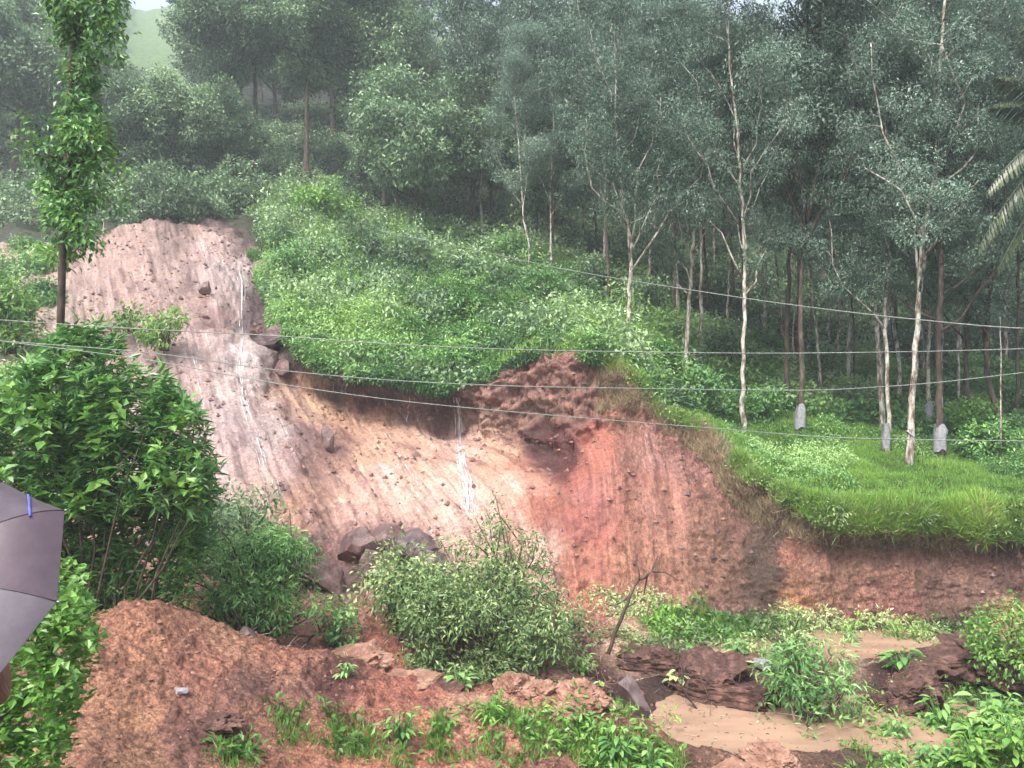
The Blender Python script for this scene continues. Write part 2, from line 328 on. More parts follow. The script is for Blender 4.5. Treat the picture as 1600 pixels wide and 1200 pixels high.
chute = (1 - sstep(420, 470, PX)) * sstep(240, 300, PX) * sstep(7.5, 8, RV)
amp = cliff * (furrow * .30 * (1 - .75 * chute) + med * .12 + fine * .07 * (1 - .6 * chute)) \
    + cliff * (PX > 1080) * (big * .35 + blocky * .25 + fine * .06) + midrough * ((blocky - .2) * .6 + fine * .16 + med * .3) \
    + deb * (med * (.10 + .12 * (PX > 480)) + fine * .07 + blocky * .05) + veg * (big * .8 * sstep(11, 12.5, RV) + med * .15) + (1 - cliff - deb - veg).clip(0) * (med * .1 + fine * .04)
amp = amp + sstep(7.8, 8.6, RV) * (1 - sstep(10.4, 10.9, RV)) * (1 - sstep(420, 450, PX)) * (big * .45 + med * .18 + blocky * .15)
amp = amp + sstep(9.2, 9.8, RV) * (1 - sstep(11, 11.6, RV)) * sstep(1130, 1200, PX) * (big * .7 + med * .25)
# gullies on the long slide
_ = np.exp(-((U - (at(400, 520, 30)[0] + 11.5 * .34)) / .8) ** 2) * 0
pool_keep = np.where((PX > 960) & (RV > 3.2) & (RV < 6.9), .5, 1)
amp = amp * np.where(RV < 6.9, pool_keep, 1)
# the red hollow in the middle of the face
hol = np.exp(-(((PX - 862) / 42) ** 2 + ((PY - 712) / 22) ** 2)); amp = amp - hol * .35
hol2 = np.exp(-(((PX - 700) / 40) ** 2 + ((PY - 655) / 30) ** 2)); amp = amp - hol2 * .5
G = G + NN * amp[..., None]
# soil colours, with the overhang's shade painted in under the rim, spread from samples
S = [ # x, y, r,g,b (sRGB), spread
 (330,370,205,160,150),(300,350,190,140,125),(200,400,190,140,125),(60,400,185,145,125),(350,440,190,165,165),(400,430,185,165,168),(410,380,120,70,75),
 (418,460,95,60,70),(300,470,175,130,120),(330,475,165,110,100),(400,500,105,70,82),(435,560,120,80,85),(380,560,200,180,180),(300,560,195,155,150),(250,520,185,140,130),(60,500,180,150,125),
 (350,650,195,165,168),(420,680,185,158,160),(460,640,190,155,140),(340,720,198,160,160),(420,760,195,150,130),(460,790,195,145,115),(500,640,215,170,120),
 (480,610,195,150,118),(470,570,85,55,62),(540,605,75,48,55),(600,610,80,50,60),(660,615,85,55,65),(700,625,100,65,72),(640,650,125,88,92),(560,650,200,150,115),(520,700,150,105,95),(510,760,175,130,110),  # dark samples below the rim: humus topsoil plus the overhang's shade painted in
 (590,700,215,165,130),(650,700,212,165,138),(640,760,218,176,158),(690,780,222,182,165),(720,700,215,175,155),(770,720,215,165,130),(800,770,215,165,140),(850,870,220,175,160),(740,800,225,185,168),
 (560,780,215,165,150),(600,840,150,110,110),(540,830,175,130,120),(470,860,140,95,95),(700,650,120,80,75),(760,620,165,115,100),(830,600,170,118,105),(900,600,165,112,95),(800,650,155,110,95),
 (860,640,150,108,92),(840,695,105,50,50),(870,710,125,45,42),(820,740,200,130,100),(900,740,188,92,74),(930,700,195,100,75),(930,760,200,110,100),(920,820,200,105,90),(870,790,185,100,72),(900,880,205,125,95),(930,915,205,118,88),
 (980,640,170,110,98),(1040,680,178,118,118),(1090,700,165,105,108),(980,760,170,100,90),(1040,800,175,112,100),(1100,800,160,104,94),(1150,780,140,88,82),(1000,880,190,125,100),(1060,900,180,118,100),(1120,880,165,112,98),
 (1190,820,110,85,78),(1200,900,95,78,70),(1195,860,100,80,72),(1185,780,105,85,70),(1205,940,105,80,72),(1240,860,180,108,90),(1240,940,205,135,88),(1300,880,165,108,98),(1330,940,170,112,100),(1400,880,150,104,94),(1400,940,165,100,98),(1480,900,140,98,92),(1560,870,125,85,82),(1570,900,120,82,82),(1500,960,130,95,80),(1300,825,130,95,70),(1450,830,120,95,65),
 (1350,1010,190,160,135),(1280,1000,170,130,105),(1150,990,160,120,115),(1000,1000,190,155,130),(1100,1000,150,115,100),(1580,980,180,135,100),
 (220,980,165,105,80),(200,1080,175,118,88),(180,1180,178,125,95),(320,1040,165,100,82),(380,1080,125,78,75),(300,1140,135,85,78),(400,1140,165,110,85),(350,1000,170,115,90),(450,1020,180,110,85),(480,1080,165,110,98),(540,1060,120,62,58),(600,1050,170,95,75),
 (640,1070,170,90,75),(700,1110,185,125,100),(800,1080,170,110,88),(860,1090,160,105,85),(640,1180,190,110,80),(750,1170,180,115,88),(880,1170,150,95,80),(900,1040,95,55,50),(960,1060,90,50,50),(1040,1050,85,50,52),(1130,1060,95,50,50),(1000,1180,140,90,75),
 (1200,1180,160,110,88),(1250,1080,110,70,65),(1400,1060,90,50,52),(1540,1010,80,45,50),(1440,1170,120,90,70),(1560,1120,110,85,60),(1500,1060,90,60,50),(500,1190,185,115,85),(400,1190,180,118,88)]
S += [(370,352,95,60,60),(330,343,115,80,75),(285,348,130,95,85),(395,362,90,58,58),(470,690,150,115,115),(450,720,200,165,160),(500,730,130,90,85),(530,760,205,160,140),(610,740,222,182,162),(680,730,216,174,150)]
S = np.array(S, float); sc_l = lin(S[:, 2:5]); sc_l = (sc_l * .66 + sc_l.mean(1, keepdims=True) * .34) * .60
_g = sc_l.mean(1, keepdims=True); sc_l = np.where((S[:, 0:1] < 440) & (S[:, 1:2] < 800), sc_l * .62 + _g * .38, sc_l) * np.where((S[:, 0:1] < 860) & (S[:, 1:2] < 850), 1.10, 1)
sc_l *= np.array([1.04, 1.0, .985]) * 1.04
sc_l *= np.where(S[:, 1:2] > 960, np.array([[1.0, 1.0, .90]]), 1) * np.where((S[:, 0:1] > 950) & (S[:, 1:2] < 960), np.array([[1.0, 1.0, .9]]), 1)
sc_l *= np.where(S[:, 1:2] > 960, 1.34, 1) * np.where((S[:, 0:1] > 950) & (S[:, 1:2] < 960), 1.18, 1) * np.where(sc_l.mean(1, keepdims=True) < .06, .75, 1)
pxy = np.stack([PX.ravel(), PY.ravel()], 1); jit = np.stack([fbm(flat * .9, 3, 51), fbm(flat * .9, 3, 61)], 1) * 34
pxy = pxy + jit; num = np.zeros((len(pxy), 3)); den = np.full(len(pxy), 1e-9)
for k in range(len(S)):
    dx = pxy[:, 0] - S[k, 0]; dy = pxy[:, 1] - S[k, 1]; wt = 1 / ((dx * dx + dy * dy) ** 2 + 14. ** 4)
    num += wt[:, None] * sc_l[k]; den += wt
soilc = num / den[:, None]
vegc = lin([62, 70, 42]) * .5 * (1 + .5 * fbm(flat * .8, 3, 71))[:, None]
vegc = vegc * (1 - sstep(13.6, 14.3, RV).ravel()[:, None]) + (lin([105, 140, 80]) * .6 * (((PX > 165) & (PX < 300)) | ((PX > 650) & (PX < 735))).ravel()[:, None] + lin([50, 62, 40]) * .5 * (~(((PX > 165) & (PX < 300)) | ((PX > 650) & (PX < 735)))).ravel()[:, None]) * sstep(13.6, 14.3, RV).ravel()[:, None]
vm = (sstep(10.15, 10.6, RV + .5 * med + .35 * fine)).ravel()[:, None]
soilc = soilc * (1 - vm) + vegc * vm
nearm = (1 - sstep(1.2, 2.0, RV)).ravel()[:, None]; soilc = soilc * (1 - nearm) + lin([90, 95, 55])[None] * nearm * .7
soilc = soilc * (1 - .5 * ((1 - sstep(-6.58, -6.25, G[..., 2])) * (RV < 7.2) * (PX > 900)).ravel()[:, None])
streak = (cliff * (1 - .6 * sstep(1000, 1150, PX)) * (1 - .5 * midrough)).ravel()
flow = np.stack([U.ravel(), arc.ravel(), streak], 1)
i = np.arange(nr - 1)[:, None] * nc; j = np.arange(nc - 1)[None]
Q = np.stack([i + j, i + j + 1, i + nc + j + 1, i + nc + j], -1).reshape(-1, 4)
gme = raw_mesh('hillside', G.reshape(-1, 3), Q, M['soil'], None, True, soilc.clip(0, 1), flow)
ground = mobj('hillside', gme); tag(ground, kind='structure')
NN = normals(G)
# coarse copy to look things up on
s4r, s4c = slice(None, None, 2), slice(None, None, 2)
Gc = G[s4r, s4c]; a_, b_ = Gc.shape[:2]
ii = np.arange(a_ - 1)[:, None] * b_; jj = np.arange(b_ - 1)[None]
Qc = np.stack([ii + jj, ii + jj + 1, ii + b_ + jj + 1, ii + b_ + jj], -1).reshape(-1, 4)
bvh = BVHTree.FromPolygons([Vector(v) for v in Gc.reshape(-1, 3)], Qc.tolist())

def hit(px, py):
    """the spot of ground seen at this pixel"""
    h = bvh.ray_cast(Vector((0, 0, 0)), Vector(((px - 800) / F, 1, (HY - py) / F)).normalized())
    return np.array(h[0]) if h[0] is not None else at(px, py, 60)
def drop(x, y):
    h = bvh.ray_cast(Vector((x, y, 300)), Vector((0, 0, -1)))
    return h[0].z if h[0] is not None else 0.0
def base(px, dist):
    x = (px - 800) / F * dist; return np.array([x, dist, drop(x, dist)])

cellA = np.linalg.norm(np.cross(G[1:, :-1] - G[:-1, :-1], G[:-1, 1:] - G[:-1, :-1]), axis=2)
def inpoly(px, py, poly):
    poly = np.asarray(poly, float); r = np.zeros(px.shape, bool); j = len(poly) - 1
    for i in range(len(poly)):
        xi, yi = poly[i]; xj, yj = poly[j]
        c = ((yi > py) != (yj > py)) & (px < (xj - xi) * (py - yi) / (yj - yi + 1e-9) + xi); r ^= c; j = i
    return r
def scatter(mask, n, rng):
    """n points over the part of the hillside where mask (nr x nc) is set"""
    wt = (cellA * mask[:-1, :-1]).ravel(); s = wt.sum()
    if s <= 0: return np.zeros((0, 3)), np.zeros((0, 3)), np.zeros((0, 2))
    k = rng.choice(len(wt), n, p=wt / s); r, c = np.divmod(k, nc - 1); a = rng.random(n)[:, None]; b = rng.random(n)[:, None]
    P = G[r, c] + a * (G[r + 1, c] - G[r, c]) + b * (G[r, c + 1] - G[r, c])
    return P, NN[r, c], np.stack([PX[r, c], PY[r, c]], 1)

# ------------------------------------------------------------------ water
def pool(name, x0, x1, y0, y1, zz, label):
    nx, ny = 60, 30; X, Y = np.meshgrid(np.linspace(x0, x1, nx), np.linspace(y0, y1, ny))
    V = np.stack([X, Y, np.full_like(X, zz)], -1).reshape(-1, 3)
    i = np.arange(ny - 1)[:, None] * nx; j = np.arange(nx - 1)[None]
    me = raw_mesh(name, V, np.stack([i + j, i + j + 1, i + nx + j + 1, i + nx + j], -1).reshape(-1, 4), M['mudwater'], smooth=True)
    return tag(mobj(name, me), label, kind='structure')
pool('muddy_pool', 1.2, 9.5, 12.6, 16.9, -6.62, None)
pool('back_muddy_pool', 4.5, 12.5, 16.9, 19.6, -6.62, None)

def stream(name, pts, w0, seed=0, split=1):
    rng = np.random.default_rng(seed); g = Geo()
    for s_ in range(split):
        ps = []; off = rng.normal() * 4 * (s_ > 0)
        n = 44
        pts_a = np.asarray(pts, float); t = np.linspace(0, len(pts) - 1, n); x = np.interp(t, range(len(pts)), pts_a[:, 0]); y = np.interp(t, range(len(pts)), pts_a[:, 1])
        x = x + np.cumsum(rng.normal(size=n)) * .5 + off
        for k in range(n):
            p = hit(x[k], y[k]); dirc = p / np.linalg.norm(p); ps.append(p - dirc * .04)
        ps = np.array(ps)
        r = w0 * (.25 + .9 * rng.random(n) ** 1.5) * (1 if s_ == 0 else .45); a = 0
        while a < n - 3:                                  # threads that break up and start again
            b_ = min(n, a + int(rng.integers(4, 16))); q = ps[a:b_] + rng.normal(size=3) * .02
            if b_ - a > 2: g.tube(q, np.minimum(r[a:b_], w0) * np.sin(np.linspace(.3, 2.9, b_ - a)), 6)
            a = b_ - int(rng.integers(-2, 3))
    return tag(mobj(name, g.mesh(name, M['foam'], True)), kind='structure')
stream('waterfall', [(712, 622), (716, 650), (717, 700), (722, 730), (729, 762), (734, 800)], .055, 1, 13)
stream('water_stream', [(372, 415), (378, 440), (377, 490), (379, 530), (374, 575), (380, 615), (392, 650), (405, 690), (415, 730)], .035, 2, 5)
stream('water_stream', [(600, 675), (618, 700), (640, 735), (655, 760)], .025, 3, 2)
stream('water_stream', [(425, 740), (436, 780), (448, 812)], .02, 4, 2)
stream('water_stream', [(640, 620), (641, 660)], .02, 5, 2)
stream('water_stream', [(300, 545), (308, 600), (322, 650), (332, 700)], .02, 6, 2)

# ------------------------------------------------------------------ trees
def curve(p0, p1, n, bend, rng):
    p0, p1 = np.asarray(p0, float), np.asarray(p1, float); t = np.linspace(0, 1, n)[:, None]
    P = p0 + (p1 - p0) * t; L = np.linalg.norm(p1 - p0)
    off = rng.normal(size=3) * bend * L; P = P + np.sin(t * np.pi) * off; P[1:-1] += rng.normal(size=(n - 2, 3)) * .018 * L
    return P

def crown_leaves(g, C, Rr, dens, L, W, rng, up=.5, droop=.35, shell=.55, t0=.0, t1=1.):
    """leaf clouds round the centres C"""
    for c, r in zip(C, Rr):
        n = max(6, int(dens * r * r)); u = unit(n, rng); rad = r * (shell + (1 - shell) * rng.random(n)) * (1 + .35 * vnoise(u * 2.2 + c[None], 3))
        P = c + u * rad[:, None] * np.array([1, 1, .75])
        D = u * .8 + unit(n, rng) * .8 + np.array([0, 0, -droop]); N_ = u * .5 + unit(n, rng) * .6 + np.array([0, 0, up + .3])
        tint = (rng.random(n) * .5 + rng.random() * .46 + .04 + .16 * u[:, 2]).clip(t0, t1)
        g.leaves(P, D, N_, L * (.7 + .6 * rng.random(n)), W * (.7 + .6 * rng.random(n)), tint)

def build_tree(name, trunkpts, r0, rng, H, fork, nl, spread, blob, dens, L, W, leafm, barkm, sub=4, rise=.55, guard=False, thin=.0, trunk_top=None, skirt=None):
    """trunkpts: polyline in local coordinates; limbs from fork height to the top. returns (trunk mesh, crown mesh)"""
    tg, cg = Geo(), Geo(); tp = np.asarray(trunkpts, float); m = len(tp)
    tt = np.linspace(0, 1, m); rad = r0 * (1 - .72 * tt); rad[0] *= 1.25
    k = np.linspace(0, m - 1, max(m * 4, 10)); tp2 = np.stack([np.interp(k, range(m), tp[:, a]) for a in range(3)], 1)
    tp2[1:-1] += rng.normal(size=(len(tp2) - 2, 3)) * .02; rad2 = np.interp(k, range(m), rad)
    tg.tube(tp2, rad2, 8, .5); C, Rr = [], []
    for q in range(nl):
        f = fork + (1 - fork) * (q + rng.random() * .8) / nl; p = np.array([np.interp(f * (m - 1), range(m), tp[:, a]) for a in range(3)])
        rr = np.interp(f * (m - 1), range(m), rad) * .62; a = q * 2.4 + rng.random(); ln = spread * (.6 + .5 * rng.random()) * (1.15 - .5 * f)
        e = p + np.array([math.cos(a) * ln, math.sin(a) * ln, ln * rise * (.6 + .9 * rng.random()) * 1.3])
        lp = curve(p, e, 7, .10, rng); tg.tube(lp, np.linspace(rr, rr * .35, 7), 5, .5)
        for s_ in range(sub):
            h = .35 + .65 * (s_ + .5) / sub; sp = np.array([np.interp(h * 6, range(7), lp[:, a2]) for a2 in range(3)])
            dv = unit(1, rng)[0] * ln * .34; dv[2] = abs(dv[2]) * .9; ep = sp + dv
            tg.tube(curve(sp, ep, 4, .1, rng), np.linspace(rr * .35, rr * .12, 4), 4, .5)
            C.append(ep); Rr.append(blob * (.6 + .7 * rng.random()))
            if rng.random() > thin: C.append(sp + unit(1, rng)[0] * blob * .6); Rr.append(blob * (.4 + .5 * rng.random()))
    C.append(tp[-1] + np.array([0, 0, .2])); Rr.append(blob)
    if skirt:
        for q in range(skirt[0]):
            a = rng.random() * 6.28; rr = skirt[2] * rng.random() ** .5; C.append(np.array([math.cos(a) * rr, math.sin(a) * rr, skirt[1] * (.3 + .7 * rng.random())])); Rr.append(blob * .8)
    crown_leaves(cg, C, Rr, dens, L, W, rng)
    return tg.mesh('trunk', barkm, True), cg.mesh('crown', leafm)

def place_tree(name, meshes, loc, label, cat, group, rz=0, sc_=1.0, extra=None):
    o = empty(name, loc, rz); o.scale = (sc_, sc_, sc_); tag(o, label, cat, group)
    mobj('trunk', meshes[0], o); mobj('crown', meshes[1], o)
    return o

# ---- rubber trees along the right-hand terrace, each trunk traced on its own
def guard_mesh(r):
    g = Geo(); n = 14; a = np.arange(n) * 2 * np.pi / n; rings = []
    for k, (zz, rr) in enumerate([(.98, r * 1.35), (.82, r * 1.5), (.52, r * 1.7), (.16, r * 1.9)]):
        w_ = 1 + .16 * np.sin(a * 5 + k * .5); rings.append(np.stack([np.cos(a) * rr * w_, np.sin(a) * rr * w_, zz + .05 * np.sin(a * 3)], 1))
    V = np.concatenate(rings); i = np.arange(3)[:, None] * n; j = np.arange(n)[None]; k = (j + 1) % n
    V = V + np.random.default_rng(int(r * 1000)).normal(size=V.shape) * .018; g.add(V, np.stack([i + j, i + k, i + n + k, i + n + j], -1).reshape(-1, 4)); return g.mesh('rain_guard', M['guard'], True)

RT = [ # base px, base py, radius, traced trunk (px,py)..., bark, guard, label
 (1421, 728, .125, [(1424,640),(1432,520),(1442,380),(1462,260),(1468,120),(1476,0),(1482,-120)], 'bark', 0, 'big foreground rubber tree with white band tied low round its mottled trunk'),
 (1385, 708, .09, [(1389,640),(1384,520),(1382,440),(1390,330),(1384,200),(1380,60)], 'bark', 1, 'thin pale rubber tree with grey skirt just left of the big banded trunk'),
 (1406, 640, .11, [(1405,570),(1392,480),(1376,390),(1358,300),(1352,180),(1346,60),(1352,-60)], 'bark', 0, 'smooth pale rubber tree leaning left behind the big banded trunk'),
 (1469, 712, .13, [(1467,640),(1466,520),(1472,400),(1478,280),(1500,180),(1510,20)], 'bark_dark', 1, 'near black straight rubber trunk with grey skirt right of the banded trunk'),
 (1516, 686, .10, [(1514,620),(1508,560),(1512,430),(1520,300),(1524,150),(1530,30)], 'bark_dark', 0, 'kinked dark rubber tree with orange brown foot beside yellow shrub'),
 (1560, 682, .14, [(1556,640),(1543,585),(1541,500),(1548,380),(1558,240),(1566,100),(1570,-40)], 'bark_dark', 0, 'leaning dark rubber trunk nearest the right edge behind round shrub'),
 (1451, 668, .10, [(1450,600),(1452,500),(1450,380),(1440,250),(1436,120)], 'bark', 1, 'slim rubber tree with white foot set back between two dark trunks'),
 (1251, 676, .12, [(1254,600),(1250,500),(1252,400),(1262,340),(1282,250),(1300,150),(1312,20),(1318,-80)], 'bark_dark', 1, 'rubber tree with large flared grey skirt at the back of the lawn'),
 (1161, 672, .095, [(1160,600),(1163,480),(1163,400),(1158,300),(1152,200),(1140,90),(1136,-30)], 'bark', 0, 'straight white and brown rubber trunk at left end of the lawn'),
 (1070, 607, .11, [(1072,560),(1077,470),(1082,400),(1084,360),(1104,290),(1122,180),(1128,60)], 'bark', 0, 'white rubber tree on the rim above the pink earth bulge'),
 (981, 548, .10, [(982,500),(985,440),(986,380),(976,330),(966,260),(962,160),(960,50)], 'bark', 0, 'forked peeling rubber tree standing over the top of the cut'),
 (1240, 600, .05, [(1240,520),(1242,420),(1248,300),(1252,200)], 'bark', 0, 'sapling thin rubber stem close behind the grey skirted tree'),
 (1195, 530, .08, [(1196,440),(1200,350),(1208,240),(1216,100)], 'bark', 0, 'grey rubber stem in the gap behind the white and brown trunk'),
 (1295, 545, .08, [(1294,460),(1292,360),(1290,260),(1284,120)], 'bark', 0, 'pale rubber stem standing in dark shade in the middle of plantation'),
 (1052, 510, .10, [(1054,430),(1054,350),(1062,240),(1066,100)], 'bark_dark', 0, 'dark rubber tree just left of and behind the white rim tree'),
 (828, 425, .07, [(827,380),(818,345),(812,250),(804,150)], 'bark', 0, 'thin white stem rising at the back of the bright shrub slope'),
 (861, 430, .07, [(861,370),(860,300),(866,200)], 'bark', 0, 'second thin pale stem at the back of the shrub slope'),
 (1335, 620, .06, [(1334,520),(1330,420),(1326,300),(1330,180)], 'bark_dark', 0, 'thin dark stem between skirted tree and pale leaning trunk'),
 (1500, 640, .07, [(1497,560),(1494,430),(1490,300),(1498,160)], 'bark', 0, 'narrow grey stem behind the near black trunk'),
 (1590, 650, .09, [(1590,560),(1592,430),(1586,280),(1596,120)], 'bark_dark', 0, 'dark rubber trunk partly cut by the right picture edge'),
]
for q, (bx, by, r0, tr, bark, gd, lab) in enumerate(RT):
    r0 *= .86
    rng = np.random.default_rng(100 + q); b = hit(bx, by); dd = b[1]
    pts = [np.array([0, 0, -.2])] + [at(x, y, dd + k * .10) - b for k, (x, y) in enumerate(tr)]
    top = pts[-1]
    if top[2] < 10: pts.append(top + np.array([rng.normal() * .4, .3, 10.5 + rng.random() * 2 - top[2]]))
    small = r0 < .072
    tm, cm = build_tree('rubber_tree', pts, r0, rng, 0, .30 if not small else .36, 17 if not small else 10, 2.5 if not small else 1.7, .60, 1000 if not small else 800, .105, .042, M['rubber'], M[bark], 5, 1.35, thin=.45)
    o = place_tree('rubber_tree', (tm, cm), b, lab, 'tree', 'rubber trees along the terrace')
    if gd: mobj('rain_guard', guard_mesh(r0), o)
    if q == 0:
        g = Geo(); ang = np.linspace(0, 2 * np.pi, 17); g.tube(np.stack([np.cos(ang) * (r0 * 1.05), np.sin(ang) * (r0 * 1.05), .95 - np.cos(ang) * .13], 1), .025, 6); tb = mobj('tied_band', g.mesh('tied_band', M['guard'], True), o)
        tb.location = (pts[1][0] * .5, pts[1][1] * .5, 0)

# ---- plantation behind: six kinds of tree, copied
rng = np.random.default_rng(55)
rub = []
for k in range(6):
    H = 13 + 3 * rng.random(); lean = rng.normal(size=2) * .7
    pts = [np.array([lean[0] * t ** 1.5 + .25 * math.sin(t * 5 + k), lean[1] * t ** 1.5, H * t - .2]) for t in np.linspace(0, 1, 7)]
    rub.append(build_tree('rubber_tree', pts, .085, rng, H, .46, 14, 2.7, .72, 400, .17, .075, M['rubber'], M['bark'] if k % 3 else M['bark_dark'], 5, 1.2, thin=.35))
spots = []
for row, dd in enumerate([30, 34, 38, 43, 48, 54, 61, 69]):
    x0, x1 = {0: (1180, 1750), 1: (1010, 1780), 2: (900, 1800), 3: (780, 1800), 4: (660, 1800), 5: (600, 1800), 6: (570, 1850), 7: (520, 1900)}[row]
    step = (2.9 if row < 4 else 3.5) * F / dd * (1.0 + .02 * row); x = x0 + rng.random() * step
    if row > 5: x1 = 1330
    while x < x1:
        q_ = (x + rng.normal() * step * .16, dd + rng.normal() * .8, row); x += step
        if not (row > 3 and 655 < q_[0] < 740): spots.append(q_)
ORD = 'first second third fourth fifth sixth seventh eighth ninth tenth eleventh twelfth thirteenth fourteenth fifteenth sixteenth seventeenth eighteenth nineteenth twentieth'.split()
ORD += ['twenty-' + o for o in ORD[:9]] + ['thirtieth'] + ['thirty-' + o for o in ORD[:9]]
ROWS = ['nearest', 'second', 'third', 'fourth', 'fifth', 'sixth', 'seventh', 'rearmost']
def side(px): return 'left' if px < 1000 else ('middle' if px < 1300 else 'right')
for k, (x, dd, row) in enumerate(spots):
    b = base(x, dd)
    depth = 'front' if row < 2 else ('inner' if row < 5 else 'rearmost')
    place_tree('rubber_tree', rub[k % 6], b, '%s rubber tree, %s from left in the %s row of the plantation' % ('pale barked' if (k % 6) % 3 else 'dark barked', ORD[sum(1 for q in spots[:k] if q[2] == row)], ROWS[row]), 'tree', 'slender rubber trees deep in the plantation, %s %s' % (depth, side(x)), rng.random() * 6.28, .85 + .3 * rng.random())

# ---- broadleaf trees on the hill behind and to the left
fr = []
for k in range(6):
    H = [10, 12, 8.5, 11, 7, 9.5][k]
    pts = [np.array([.5 * math.sin(t * 3 + k) * t, .4 * math.cos(t * 2 + k) * t, H * .82 * t - .2]) for t in np.linspace(0, 1, 6)]
    fr.append(build_tree('broadleaf_tree', pts, .17, rng, H, .28, 13, 3.9, 1.15, 210, .26, .15, M['forest'], M['bark_dark'], 4, .62, thin=.1))
hi = []
for k in range(3):
    H = [15, 17, 14][k]; pts = [np.array([.5 * math.sin(t * 3 + k) * t, .4 * math.cos(t * 2 + k) * t, H * .85 * t - .2]) for t in np.linspace(0, 1, 6)]
    hi.append(build_tree('broadleaf_tree', pts, .2, rng, H, .58, 15, 4.8, 1.2, 230, .24, .14, M['forest'], M['bark_dark'], 5, .35, thin=.1))
fr += hi
BT = [ # px, dist, kind, scale, label
 (20, 56, 0, 1.2, 'tall leafy tree at far left edge behind the vine covered pole tree'),
 (80, 66, 1, 1.2, 'hazy tall tree behind the vine covered pole tree'),
 (200, 50, 4, .8, 'low rounded tree left of the misty gap above the bare slope'),
 (270, 50, 2, .8, 'small bushy tree just above the head of the slide'),
 (365, 55, 6, .95, 'wide crowned tree right of the misty gap at the top'),
 (400, 57, 7, 1.0, 'spreading tree whose crown overhangs the dark hollow'),
 (480, 54, 6, 1.0, 'broad tree with grey green boughs over the right of the dark hollow'),
 (560, 56, 8, 1.1, 'round crowned tree in the middle of the skyline left of the hazy notch'),
 (620, 54, 3, 1.0, 'yellow green topped tree beneath the hazy notch'),
 (650, 47, 4, 1.05, 'dome shaped light green tree at back of the shrub slope'),
 (600, 52, 2, .8, 'low dark tree just left of the dome shaped light green tree'),
 (765, 62, 1, 1.2, 'tall dim tree right of the hazy notch'),
 (770, 54, 0, 1.1, 'tall grey tree behind the two thin pale stems'),
 (860, 46, 2, .9, 'broad leaved tree with pale clusters beside the thin white stems'),
 (130, 58, 5, 1.0, 'shadowy tree between pole tree and the low rounded tree'),
 (-60, 60, 3, 1.2, 'dim tree standing mostly off the left edge of the wood'),
 (740, 50, 5, .85, 'dark tree in front of the tall dim trees near the wood middle'),
 (520, 70, 1, 1.3, 'hazy high tree far behind the dark hollow'),
 (430, 76, 0, 1.3, 'faint tree on the upper hill behind the wide crowned tree'),
 (350, 52, 4, .72, 'small tree at the left mouth of the dark hollow'),
]
for (x, dd, k, s_, lab) in BT:
    place_tree('broadleaf_tree', fr[k], base(x, dd), lab, 'tree', 'broadleaf trees on the hill', rng.random() * 6.28, s_)
hill = []
for r_, dd in enumerate((72, 84, 98, 115, 135, 160)):
    step = 7.5 * F / dd; x = -150 + rng.random() * step
    while x < 1760:
        if not (150 < x < 315) and not (640 < x < 745) and not x > 1180 : hill.append((x + rng.normal() * step * .2, dd + rng.normal() * 3, r_))
        x += step
for k, (x, dd, r_) in enumerate(hill):
    sd_ = 'left' if x < 550 else ('middle' if x < 1050 else 'right'); b = base(x, dd)
    if HY - F * (b[2] + 14) / dd > 560 : continue
    far = 'lower' if dd < 92 else 'upper'
    place_tree('hill_tree', fr[k % 6], b, 'hazy round crowned tree, %s from left in the %s row up the hill' % (ORD[sum(1 for q in hill[:k] if q[2] == r_)], ROWS[r_]), 'tree', 'hazy trees on the %s hill, %s' % (far, sd_), rng.random() * 6.28, 1.0 + .4 * rng.random())

# ------------------------------------------------------------------ low growth: countless plants as stuff
def herb_mass(name, mask, n_cl, per, hgt, L, W, mat, rng, spreadr=.3, lean=None, tone=None):
    P, N_, _ = scatter(mask, n_cl, rng); g = Geo()
    patch = fbm(P * .35, 3, 91); hh = hgt * (.25 + 1.1 * rng.random(n_cl) ** 1.3) * (1 + 1.3 * patch).clip(.2, 2.4)
    C = np.repeat(P, per, 0); n = len(C); hv = np.repeat(hh, per) * rng.random(n) ** .7; u = unit(n, rng)
    Q_ = C + u * np.array([spreadr, spreadr, 0.08]) * (.4 + .6 * rng.random(n)[:, None]); Q_[:, 2] += hv
    D = u + np.array([0, 0, -.15]) + unit(n, rng) * .4; NN_ = unit(n, rng) * .45 + np.array([0, 0, 1.])
    t = (.15 + .45 * rng.random(n) + .45 * hv / (hgt * 1.5) + np.repeat(patch * .8 + rng.normal(size=n_cl) * .14, per)).clip(0, 1)
    g.leaves(Q_, D, NN_, L * (.6 + .8 * rng.random(n)), W * (.6 + .8 * rng.random(n)), t)
    o = mobj(name, g.mesh(name, mat)); return o

def grass_mass(name, mask, n, hgt, w, mat, rng, droop=0, per=3):
    P, N_, _ = scatter(mask, n, rng); g = Geo(); patch = fbm(P * .6, 3, 95)
    P = np.repeat(P, per, 0); N_ = np.repeat(N_, per, 0); patch = np.repeat(patch, per); n = len(P)
    P = P + rng.normal(size=(n, 3)) * np.array([.07, .07, .0])
    D = np.array([0, 0, 1.]) + rng.normal(size=(n, 3)) * .45 + N_ * droop; H = hgt * (.5 + .8 * rng.random(n)) * (1 + .5 * patch)
    t = (.35 + .35 * rng.random(n) + .45 * patch).clip(0, 1)
    g.leaves(P - np.array([0, 0, .03]), D, unit(n, rng) + N_ * .6, H, w, t, .0)
    return mobj(name, g.mesh(name, mat))

